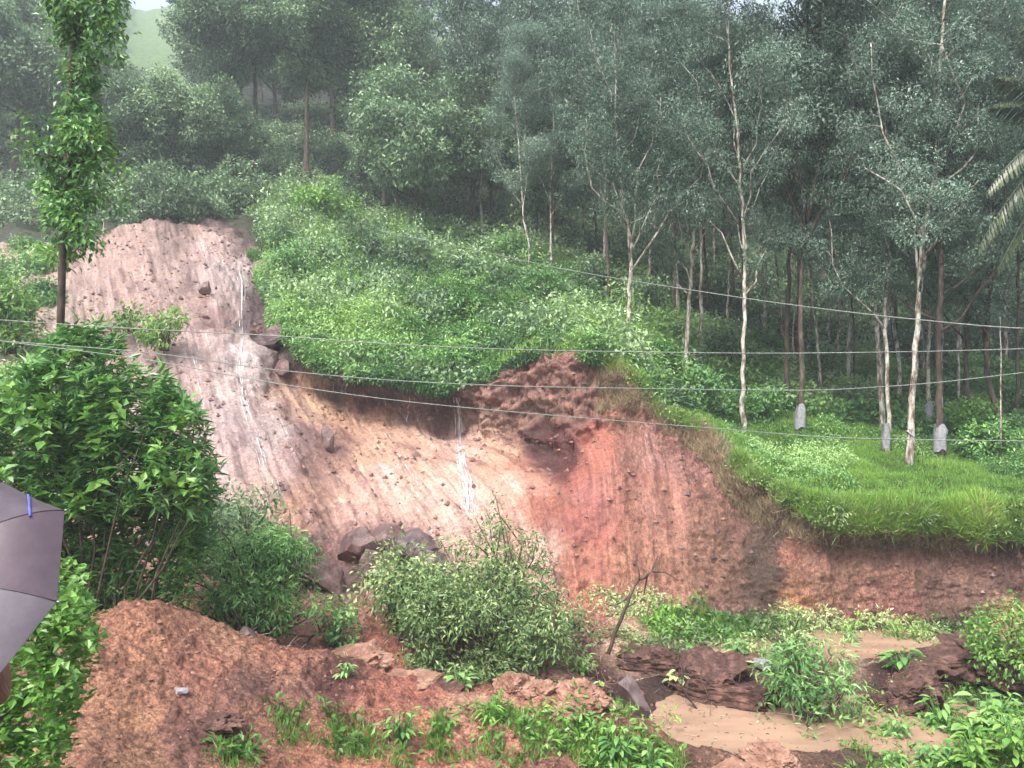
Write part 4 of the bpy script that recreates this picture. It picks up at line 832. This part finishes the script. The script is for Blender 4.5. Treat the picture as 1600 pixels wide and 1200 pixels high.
RK = [ # name, px, py(centre low), half-size px (w,h), dist, mat, label, tilt
 ('boulder', 640, 848, 44, 36, 19.8, 'rock_grey', 'purple grey boulder on top of the rock pile', .3),
 ('boulder', 560, 856, 42, 34, 19.6, 'rock', 'brown boulder in the middle of the rock pile', -.2),
 ('boulder', 592, 885, 46, 32, 19.0, 'rock', 'low wide boulder at the front of the rock pile', .1),
 ('boulder', 505, 895, 58, 30, 18.2, 'rock', 'long dark slab sliding down at the left of the rock pile', .75),
 ('boulder', 545, 905, 30, 26, 18.6, 'rock', 'small dark rock wedged beside the long slab', .2),
 ('boulder', 600, 828, 34, 24, 20.4, 'rock', 'small rock at the back of the rock pile', 0),
 ('boulder', 672, 866, 34, 24, 19.6, 'rock_grey', 'flat rock at right end of the rock pile', .2),
 ('stone_slab', 990, 1090, 16, 42, 14.0, 'rock_grey', 'purple slab of rock leaning out of the mud beside the puddle', -.42),
 ('stone', 512, 1062, 24, 18, 13.0, 'rock_grey', 'rounded purple stone on the red earth', 0),
 ('stone', 385, 992, 16, 11, 12.6, 'rock_grey', 'grey stone on the crest of the red earth mound', 0),
 ('stone', 282, 1080, 10, 6, 10.4, 'guard', 'small pale yellow stone lying on the red earth mound', 0),
 ('stone', 240, 948, 11, 7, 11.6, 'rock', 'small stone at the top of the red earth mound', 0),
 ('boulder', 470, 850, 34, 24, 19.2, 'rock', 'brown rock at the foot of the slide above the long dark slab', .2),
 ('stone', 395, 372, 12, 8, 40, 'rock', 'dark rock on the right shoulder of the slide head', 0),
 ('stone', 408, 400, 14, 10, 37, 'rock', 'dark rock just below the right shoulder of the slide head', 0),
 ('stone', 442, 548, 18, 16, 29, 'rock', 'dark lump below the large purple block', 0),
 ('stone', 402, 492, 16, 14, 30, 'clod', 'dark clod left of the large purple block', 0),
 ('stone', 430, 440, 14, 12, 31, 'rock', 'dark rock at the right wall of the slide', 0),
 ('boulder', 425, 508, 40, 22, 30, 'rock_grey', 'large purple block jutting from the right wall of the slide', -.15),
 ('stone', 320, 448, 9, 14, 33, 'rock', 'upright brown lump on the upper slide', .3),
 ('stone', 322, 492, 8, 5, 31, 'rock', 'small dark stone in the middle of the slide', 0),
 ('stone', 512, 690, 12, 22, 25, 'rock', 'brown upright lump in the orange face', .1),
 ('stone', 1196, 1030, 18, 10, 16.4, 'guard', 'pale flat stone behind the willowy shrub', 0),
 ('earth_clod', 800, 1075, 30, 22, 13.8, 'clod_red', 'rounded brown clod in front of the largest uprooted tree', 0),
 ('earth_clod', 845, 1085, 24, 16, 13.7, 'clod_red', 'brown clod just right of the rounded clod', 0),
 ('earth_clod', 915, 1090, 40, 22, 13.6, 'clod_red', 'wide smooth clod left of the purple slab', .2),
 ('earth_clod', 740, 1115, 44, 22, 13.2, 'clod_red', 'broad pinkish clod at bottom centre', 0),
 ('earth_clod', 880, 1120, 30, 18, 13.1, 'clod_red', 'clod below the wide smooth clod', 0),
 ('earth_clod', 640, 1070, 44, 18, 13.9, 'clod_red', 'orange clod left of the pale broad leaved plant', 0),
 ('earth_clod', 560, 1030, 40, 18, 14.3, 'clod_red', 'red clod under the fresh green bush', 0),
 ('earth_clod', 700, 1080, 24, 12, 13.8, 'clod', 'dark clod in front of the uprooted tree foliage', 0),
 ('root_clod', 1110, 1050, 50, 28, 16.0, 'clod', 'red topped root clod beside the puddle', 0),
 ('root_clod', 1140, 1090, 72, 26, 15.7, 'clod', 'dark root mass at the water line below the red topped clod', 0),
 ('root_clod', 1030, 1040, 54, 20, 16.8, 'clod', 'dark clod with roots right of the dead branch', 0),
 ('root_clod', 910, 1055, 46, 18, 15.2, 'clod', 'dark wet soil bank at foot of the uprooted tree', 0),
 ('root_clod', 1540, 1035, 68, 34, 16.0, 'clod', 'largest dark root mass at the right edge', .1),
 ('root_clod', 1430, 1060, 52, 26, 15.6, 'clod', 'dark clod between the taro like plant and largest root mass', 0),
 ('root_clod', 1385, 1085, 34, 18, 15.3, 'clod', 'small dark clod at left of the right hand clods', 0),
 ('earth_clod', 1210, 1185, 40, 18, 12.9, 'clod_red', 'brown clod on the near side of the puddle', 0),
 ('earth_clod', 1140, 1195, 34, 14, 12.7, 'clod_red', 'low clod left of the near side brown clod', 0),
 ('earth_clod', 440, 1180, 30, 14, 11, 'clod_red', 'clod in the grass at bottom left', 0),
 ('earth_clod', 340, 1130, 34, 14, 10.3, 'clod', 'dark damp clod on the near mound', 0),
]
for k, (nm, x, y, wpx, hpx, dd, mt, lab, tl) in enumerate(RK):
    q_ = .84 if nm == 'boulder' else 1; sx, sz = u_(wpx, dd) * q_, u_(hpx, dd) * q_; o = lump(nm, x, y, (sx, sx * .8, sz), M[mt], lab, {'boulder': 'boulder', 'stone': 'stone', 'stone_slab': 'rock slab', 'earth_clod': 'soil clod', 'root_clod': 'soil clod'}[nm], 40 + k, dd, 0, .62 if 'clod' in nm else .28, .3, None, tl, 5)
    p = at(x, y, dd); gz = drop(p[0], p[1]); o.location = (p[0], p[1], min(p[2], gz + sz * .75))
    if nm == 'root_clod':
        rng = np.random.default_rng(600 + k); g = Geo()
        for q in range(26):
            u = unit(1, rng)[0]; u[2] = abs(u[2]); s0 = u * np.array([sx, sx * .8, sz]) * .85; g.tube(curve(s0, s0 + unit(1, rng)[0] * .35 + [0, -.1, 0], 6, .3, rng), np.linspace(.012, .003, 6), 4)
        mobj('roots', g.mesh('roots', M['bark_dark' if k % 2 else 'rootlet'], True), o)
# small stones and clods bedded in the cut and the slide: countless
rng = np.random.default_rng(83); oct_ = np.array([[1,0,0],[0,1,0],[-1,0,0],[0,-1,0],[0,0,1],[0,0,-1]], float); of = np.array([[0,1,4],[1,2,4],[2,3,4],[3,0,4],[1,0,5],[2,1,5],[3,2,5],[0,3,5]])
for nm_, mt_, n_, lab_ in (('bedded_stones', 'rock', 3000, 'small dark stones bedded in the face of the cut'), ('loose_clods', 'clod_red', 2600, 'small brown clods scattered over the slide and the face')):
    P, N_, _ = scatter(((RV > 7.0) & (RV < 10.1) & (PX > 20) & (PX < 1700) & (fbm(flat * .5, 3, 67 + n_).reshape(nr, nc) > -.15)).astype(float), n_, rng); g = Geo()
    s_ = (.015 + .09 * rng.random(len(P)) ** 5)[:, None, None]; V = P[:, None] + (oct_[None] * (1 + .4 * rng.normal(size=(len(P), 6, 1)).clip(-1, 1))) * s_
    g.add(V.reshape(-1, 3), (of[None] + (np.arange(len(P)) * 6)[:, None, None]).reshape(-1, 3))
    tag(mobj(nm_, g.mesh(nm_, M[mt_])), lab_, 'small stones', kind='stuff')
# loose crumbs of soil: countless
rng = np.random.default_rng(81)
cm_ = ((RV > 2) & (RV < 7.2) & (PX > 90) & (PX < 1640)).astype(float) * np.where(PX > 1000, .4, 1)
P, N_, _ = scatter(cm_, 16000, rng); g = Geo()
oct_ = np.array([[1,0,0],[0,1,0],[-1,0,0],[0,-1,0],[0,0,1],[0,0,-1]], float); of = np.array([[0,1,4],[1,2,4],[2,3,4],[3,0,4],[1,0,5],[2,1,5],[3,2,5],[0,3,5]])
s_ = (.008 + .030 * rng.random(len(P)) ** 5)[:, None, None]; V = P[:, None] + (oct_[None] * (1 + .5 * rng.normal(size=(len(P), 6, 1)).clip(-1, 1))) * s_
g.add(V.reshape(-1, 3), (of[None] + (np.arange(len(P)) * 6)[:, None, None]).reshape(-1, 3))
o = mobj('soil_crumbs', g.mesh('soil_crumbs', M['clod_red'])); tag(o, 'loose crumbs of red soil strewn over the debris', 'soil crumbs', kind='stuff')
# twigs strewn over the debris
P, N_, _ = scatter(cm_ * (RV > 3.2), 420, rng); g = Geo()
for p in P:
    L = .15 + .5 * rng.random() ** 2; u = unit(1, rng)[0]; u[2] = abs(u[2]) * .6; g.tube(curve(p, p + u * L, 4, .15, rng), np.linspace(.008, .003, 4), 4)
o = mobj('strewn_twigs', g.mesh('strewn_twigs', M['bark'], True)); tag(o, 'broken twigs strewn over the debris', 'twigs', kind='stuff')
P_, N2_, _ = scatter(((RV > 3.2) & (RV < 6.9) & (PX > 1000) & (PX < 1480)).astype(float), 900, rng); P_ = P_[P_[:, 2] < -6.6]; P_[:, 2] = -6.612; g = Geo(); n = len(P_)
g.leaves(P_, unit(n, rng) * [1, 1, .05], np.tile([0, 0, 1.], (n, 1)) + unit(n, rng) * .1, .05 + .08 * rng.random(n), .03, rng.random(n)); 
for p in P_[:60]: u = unit(1, rng)[0] * [1, 1, .04]; g.tube(curve(p, p + u * (.15 + .4 * rng.random()), 4, .08, rng) * [1, 1, 0] + [0, 0, -6.61], .006, 4, .9)
o = mobj('floating_litter', g.mesh('floating_litter', M['dry'])); tag(o, 'leaves and bits of stick floating on the muddy water', 'litter', kind='stuff')
# roots hanging on the cut
P, N_, _ = scatter(((RV > 9.3) & (RV < 10) & (PX > 430) & (PX < 1580)).astype(float), 420, rng); g = Geo()
for p, n_ in zip(P, N_):
    L = .25 + .7 * rng.random(); g.tube(curve(p + n_ * .02, p + np.array([rng.normal() * .12, -.12, -1]) * L, 5, .1, rng), np.linspace(.010, .003, 5), 4)
o = mobj('hanging_roots', g.mesh('hanging_roots', M['bark_dark'], True)); tag(o, 'thin roots hanging down the top of the cut', 'roots', kind='stuff')

def branch(name, pts, dist, r, forks, lab, seed, mat='bark_dark'):
    rng = np.random.default_rng(seed); P = np.array([at(x, y, dist + k * .05) for k, (x, y) in enumerate(pts)]); c = P[0]; 
    g = Geo(); m = len(P); k = np.linspace(0, m - 1, m * 3); PP = np.stack([np.interp(k, range(m), P[:, a]) for a in range(3)], 1); PP[1:-1] += rng.normal(size=(len(PP) - 2, 3)) * r * .4
    g.tube(PP - c, np.linspace(r, r * .3, len(PP)), 6)
    for f in range(forks):
        q = PP[int(len(PP) * (.3 + .65 * f / max(forks, 1)))] - c; g.tube(curve(q, q + unit(1, rng)[0] * np.array([.6, .3, .5]), 5, .15, rng), np.linspace(r * .5, r * .15, 5), 5)
    o = mobj(name, g.mesh(name, M[mat], True), None, c); tag(o, lab, 'branch'); return o
branch('dead_branch', [(950, 1022), (968, 975), (985, 930), (1000, 905), (1016, 895), (1028, 868)], 16.4, .045, 5, 'dead dark branch sticking up out of the debris before the red face', 1)
branch('dead_branch', [(1090, 1110), (1066, 1075), (1064, 1010)], 15.2, .025, 2, 'short bare stick standing left of the red topped clod', 2)
branch('dead_branch', [(1530, 1012), (1500, 970), (1480, 940)], 16.0, .02, 0, 'straight stick leaning left out of the largest dark root mass', 3)
branch('dead_branch', [(1275, 1125), (1250, 1100), (1234, 1080)], 14.6, .028, 1, 'pale stick slanting into the puddle under the willowy shrub', 4, 'bark')
branch('dead_branch', [(1242, 1128), (1236, 1105), (1230, 1085)], 14.5, .02, 0, 'second pale stick beside the slanting one at the puddle', 5, 'bark')
branch('dead_branch', [(470, 1010), (500, 985), (520, 960)], 15.0, .03, 3, 'dark stick rising between the two uprooted trees', 6)
branch('thin_sapling', [(1564, 700), (1564, 600), (1563, 495)], 24.5, .028, 1, 'pale bare sapling pole standing right of leaning dark trunk', 7, 'bark')
branch('thin_sapling', [(292, 345), (282, 325), (274, 305)], 45, .05, 1, 'pale bare stem leaning over the head of the slide', 8, 'bark')
branch('thin_sapling', [(160, 395), (161, 370), (162, 345)], 40, .04, 1, 'short pale stem on the bare slope left of the slide head', 9, 'bark')

# ------------------------------------------------------------------ coconut palm at the right edge
c = base(1715, 23.5); rt = empty('coconut_palm', c); tag(rt, 'coconut palm whose long drooping fronds reach in from the right edge', 'palm')
topc = at(1705, 205, 23.5) - c; g = Geo(); g.tube(np.array([[0, 0, -.3], topc * [.1, .1, .35], topc * [.45, .45, .7], topc]), [.2, .16, .14, .12], 10); mobj('trunk', g.mesh('trunk', M['bark'], True), rt)
rng = np.random.default_rng(91)
TG = [(1552, 165), (1542, 300), (1530, 385), (1560, 120), (1610, 40), (1560, 420), (1700, 20), (1800, 60), (1850, 180), (1860, 320), (1800, 420), (1660, 430)]
for k, (x, y) in enumerate(TG):
    e = at(x, y, 23.5 + rng.normal() * .8) - c; mid = (topc + e) / 2 + np.array([0, 0, .8 + (.5 if k in (1, 2) else 0)]); t = np.linspace(0, 1, 46)[:, None]
    path = (1 - t) ** 2 * topc + 2 * t * (1 - t) * mid + t * t * e; g = Geo(); g.tube(path, np.linspace(.035, .008, 46), 5, .9)
    tan = np.gradient(path, axis=0); tan /= np.linalg.norm(tan, axis=1)[:, None]; sd_ = np.cross(tan, [0, 0, 1.]); sd_ /= np.linalg.norm(sd_, axis=1)[:, None]
    for s_ in (-1, 1):
        for o_ in (0, .5):
            P = path[4:] + tan[4:] * o_ * .07; n = len(P); D = sd_[4:] * s_ * .75 + tan[4:] * .45 + np.array([0, 0, -.55 - .5 * (k in (1, 2))]) + rng.normal(size=(n, 3)) * .08
            Ln = .75 * np.sin(np.linspace(.35, 2.9, n)) + .12; g.leaves(P, D, np.cross(D, tan[4:]) + .01, Ln, .05, .35 + .5 * rng.random(n) + .1)
    mobj('frond', g.mesh('frond', M['palm']), rt)

# ------------------------------------------------------------------ overhead cables
WR = [('highest cable crossing the photo, sloping down to the right', [(540, 352), (640, 370), (740, 390), (900, 424), (1060, 450), (1250, 478), (1440, 500), (1600, 513), (2300, 530)]),
      ('second cable from the top, nearly level in front of the shrub slope', [(-900, 440), (0, 500), (200, 513), (400, 523), (620, 538), (800, 546), (1000, 550), (1200, 552), (1400, 550), (1600, 545), (2300, 520)]),
      ('third cable from the top, sagging across the dark lip of the cut', [(-900, 480), (200, 548), (450, 580), (640, 596), (830, 604), (1000, 607), (1250, 610), (1400, 603), (1600, 582), (2300, 480)]),
      ('lowest cable, passing in front of the terrace grass', [(-900, 440), (200, 558), (450, 602), (640, 628), (900, 652), (1100, 668), (1340, 685), (1600, 689), (2300, 692)])]
for k, (lab, pts) in enumerate(WR):
    dd = 9.0 + .25 * k; P = np.array([at(x, y, dd if k else 1 / np.interp(x, [540, 1600, 2300], [1 / 45, 1 / 15, 1 / 11])) for x, y in pts]); xs = np.linspace(P[0, 0], P[-1, 0], 80)
    zk = pchip(P[:, 0], P[:, 2:3], xs)[:, 0]; g = Geo(); yk = np.interp(xs, P[:, 0], P[:, 1]); g.tube(np.stack([xs, yk, zk], 1), .0055 if k else .012, 6)
    tag(mobj('overhead_cable', g.mesh('overhead_cable', M['cable'], True)), lab, 'cable', 'overhead cables')

# ------------------------------------------------------------------ umbrella and the person holding it
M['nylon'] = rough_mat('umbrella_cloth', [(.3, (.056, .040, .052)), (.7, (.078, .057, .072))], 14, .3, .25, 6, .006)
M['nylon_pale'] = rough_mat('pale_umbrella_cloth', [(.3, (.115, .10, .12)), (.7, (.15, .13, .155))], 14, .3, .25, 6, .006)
M['steel'] = rough_mat('umbrella_steel', [(.3, (.3, .3, .32)), (.7, (.45, .45, .47))], 30, .35, .05, 3, .001, metallic=.8)
M['blue'] = rough_mat('blue_strap', [(.3, (.05, .06, .45)), (.7, (.10, .12, .75))], 30, .5, .05, 3, .001)
M['skin'] = rough_mat('brown_skin', [(.3, (.22, .10, .065)), (.7, (.33, .16, .11))], 10, .5, .1, 6, .002)
M['teal'] = rough_mat('teal_shirt', [(.3, (.02, .20, .26)), (.7, (.04, .30, .36))], 12, .8, .3, 6, .01)
M['cloth'] = rough_mat('dark_trousers', [(.3, (.03, .03, .045)), (.7, (.06, .06, .08))], 12, .85, .3, 6, .01)
M['hair'] = rough_mat('black_hair', [(.3, (.01, .008, .008)), (.7, (.03, .025, .022))], 40, .5, .6, 6, .01, (1, 1, .2))
Ap = np.array([-2.33995496, 3.02171326, -.83942692]); nn = np.array([-.23168069, -.73530629, .63690558]); uu = np.array([-.00754673, .65605811, .75467265]); vv = np.cross(nn, uu)
Ru, hu, ro = .571, .225, .709
ur = empty('umbrella', Ap - nn * .52); tag(ur, 'grey mauve umbrella tilted toward the scene at the lower left edge', 'umbrella'); org = Ap - nn * .52
ribs = []
for k in range(8):
    a = ro + k * math.pi / 4; e = math.cos(a) * uu + math.sin(a) * vv; ribs.append([Ap + e * Ru * math.sin(t * 1.25) / math.sin(1.25) - nn * hu * (1 - math.cos(t * 1.25)) / (1 - math.cos(1.25)) for t in np.linspace(0, 1, 12)])
ribs = np.array(ribs)
for k in range(8):
    a, b = ribs[k], ribs[(k + 1) % 8]; m = 11; V = []
    for i_ in range(12):
        for j_ in range(m):
            s = j_ / (m - 1); p = a[i_] * (1 - s) + b[i_] * s; sag = math.sin(math.pi * s); tt = i_ / 11
            p = p - (p - Ap + nn * np.dot(Ap - p, nn)) * .012 * sag * tt - nn * .008 * sag * tt; V.append(p - org)
    i = np.arange(11)[:, None] * m; j = np.arange(m - 1)[None]; Q = np.stack([i + j, i + j + 1, i + m + j + 1, i + m + j], -1).reshape(-1, 4)
    V = np.array(V); nV = len(V); V2 = V - nn * .0015; Q2 = Q[:, ::-1] + nV
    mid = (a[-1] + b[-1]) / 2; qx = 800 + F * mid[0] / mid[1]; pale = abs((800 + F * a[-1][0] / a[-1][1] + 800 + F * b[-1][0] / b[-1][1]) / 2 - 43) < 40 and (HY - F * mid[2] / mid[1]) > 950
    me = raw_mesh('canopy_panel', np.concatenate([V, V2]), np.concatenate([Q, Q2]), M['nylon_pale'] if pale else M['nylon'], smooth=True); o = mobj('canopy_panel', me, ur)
    if pale: o['label'] = 'paler lower panel of the canopy'
    g = Geo(); g.tube(a - org - nn * .004, .0022, 5); g.tube(np.array([a[-1] - org + (a[-1] - a[-2]) * t for t in (0, .35)]), .003, 5); mobj('rib', g.mesh('rib', M['steel'], True), ur)
    g = Geo(); g.tube(a - org + nn * .0015, .0022, 5); mobj('seam', g.mesh('seam', M['hair'] if 0 else M['nylon'], True), ur)
g = Geo(); g.tube(np.array([Ap - org + nn * .05, Ap - org - nn * .50]), [.005, .005], 8); mobj('shaft', g.mesh('shaft', M['steel'], True), ur)
g = Geo(); g.tube(np.array([-nn * .02, nn * .10]), [.014, .012], 10); mobj('handle', g.mesh('handle', M['hair'], True), ur)
# little blue closing strap lying on the upper panel
g = Geo(); sp = [at(45, 772, 2.70), at(46, 788, 2.70), at(47, 806, 2.71)]
cb = BVHTree.FromPolygons([Vector(v) for v in ribs.reshape(-1, 3)], [(k * 12 + i_, k * 12 + i_ + 1, ((k + 1) % 8) * 12 + i_ + 1, ((k + 1) % 8) * 12 + i_) for k in range(8) for i_ in range(11)])
pp = []
for x, y in [(44, 773), (45.5, 784), (46, 795), (47, 806)]:
    h = cb.ray_cast(Vector((0, 0, 0)), Vector(((x - 800) / F, 1, (HY - y) / F)).normalized()); 
    if h[0] is not None: pp.append(np.array(h[0]) * .997 - org)
if len(pp) > 1: g.tube(np.array(pp), .005, 6); mobj('closing_strap', g.mesh('closing_strap', M['blue'], True), ur)

# the person: one continuous body grown over a jointed skeleton
def skin_body(name, joints, edges, mat, parent, sub=2):
    me = bpy.data.meshes.new(name); me.from_pydata([j[0] for j in joints], edges, []); o = bpy.data.objects.new(name, me); col.objects.link(o)
    o.modifiers.new('skin', 'SKIN'); 
    for v, j in zip(me.skin_vertices[0].data, joints): v.radius = (j[1], j[1] if len(j) < 3 else j[2])
    me.skin_vertices[0].data[0].use_root = True
    s = o.modifiers.new('sub', 'SUBSURF'); s.levels = s.render_levels = sub; me.materials.append(mat); o.parent = parent; return o
foot = np.array([-2.42, 3.45, 0]); foot[2] = -2.47; pr = empty('person', foot); tag(pr, 'person mostly out of frame under the umbrella, bare brown elbow showing', 'person')
J = [((0, 0, .92), .15, .11), ((0, 0, 1.12), .13, .10), ((0, 0, 1.30), .15, .11), ((0, 0, 1.40), .07, .06), ((0, .01, 1.47), .055), ((0, .02, 1.56), .085, .10), ((0, .02, 1.66), .07, .08),
     ((.17, 0, 1.35), .055), ((.36, -.16, 1.06), .042), ((.20, -.02 + .28, .98), .03), ((.14, .34, .99), .035),
     ((-.17, 0, 1.35), .055), ((-.30, .0, 1.10), .042), ((-.20, -.14, 1.28), .03), ((-.20, -.155, 1.33), .035),
     ((.10, 0, .85), .09), ((.11, .01, .47), .06), ((.12, .0, .08), .042), ((.13, .14, .03), .04), ((-.10, 0, .85), .09), ((-.11, .01, .47), .06), ((-.12, 0, .08), .042), ((-.13, .14, .03), .04)]
E_ = [(0,1),(1,2),(2,3),(3,4),(4,5),(5,6),(2,7),(7,8),(8,9),(9,10),(2,11),(11,12),(12,13),(13,14),(0,15),(15,16),(16,17),(17,18),(0,19),(19,20),(20,21),(21,22)]
# the elbow that shows sits at the picture's left edge
el = at(2, 1100, 3.22) - foot; J[8] = (tuple(el), .052); J[7] = ((.17, 0, 1.35), .058); J[9] = (tuple(el * .25 + (Ap - nn * .47 - foot) * .75), .027); J[10] = (tuple(Ap - nn * .47 - foot + np.array([.03, -.01, -.02])), .034)
skin_body('body', J, E_, M['skin'], pr)
skin_body('shirt', [((0, 0, .86), .165, .125), ((0, 0, 1.1), .15, .12), ((0, 0, 1.29), .165, .125), ((0, 0, 1.39), .085, .075), ((.18, 0, 1.355), .075), (tuple(np.array([.18, 0, 1.355]) * .45 + el * .55), .066), ((-.18, 0, 1.355), .075), ((-.25, 0, 1.2), .066)], [(0,1),(1,2),(2,3),(2,4),(4,5),(2,6),(6,7)], M['teal'], pr)
skin_body('trousers', [((0, 0, .93), .165, .125), ((.10, 0, .82), .105), ((.11, .01, .47), .08), ((.12, 0, .10), .07), ((-.10, 0, .82), .105), ((-.11, .01, .47), .08), ((-.12, 0, .10), .07)], [(0,1),(1,2),(2,3),(0,4),(4,5),(5,6)], M['cloth'], pr)
hc = Ap - nn * .47 - foot; e1 = np.cross(nn, [1, 0, 0]); e1 /= np.linalg.norm(e1); e2 = np.cross(nn, e1)
for q in range(5):                                       # fingers closed round the handle
    off = nn * (.032 - .021 * q) * (1 if q < 4 else -1.2); ln = [.9, 1, .95, .8, .75][q]; sg = 1 if q < 4 else -1
    ch = [tuple(hc + off + np.array([.03, -.01, -.01]))] + [tuple(hc + off + .026 * (math.cos(a_) * e1 * sg + math.sin(a_) * e2)) for a_ in np.array([0.2, 1.2, 2.3, 3.3]) * ln]
    skin_body('finger', [(c_, .009) for c_ in ch], [(0, 1), (1, 2), (2, 3), (3, 4)], M['skin'], pr, 1)
skin_body('hair', [((0, .0, 1.60), .095, .11), ((0, -.01, 1.69), .08, .09)], [(0, 1)], M['hair'], pr)

# ------------------------------------------------------------------ the misty air
hz = bpy.data.meshes.new('haze'); x, y0, y1, z0, z1 = 420, -20, 300, -12, 118
hz.from_pydata([(-x, y0, z0), (x, y0, z0), (x, y1, z0), (-x, y1, z0), (-x, y0, z1), (x, y0, z1), (x, y1, z1), (-x, y1, z1)], [], [(3,2,1,0),(4,5,6,7),(0,1,5,4),(1,2,6,5),(2,3,7,6),(3,0,4,7)])
m, n, N, Lk = node_mat('haze'); v = N("ShaderNodeVolumePrincipled"); v.inputs['Color'].default_value = (.84, .93, 1, 1); v.inputs['Density'].default_value = .0014; v.inputs['Anisotropy'].default_value = .2
o = N("ShaderNodeOutputMaterial"); Lk(v.outputs[0], o.inputs['Volume']); hz.materials.append(m); ho = mobj('haze', hz); tag(ho, 'pale rain mist filling the air', 'haze', kind='stuff')
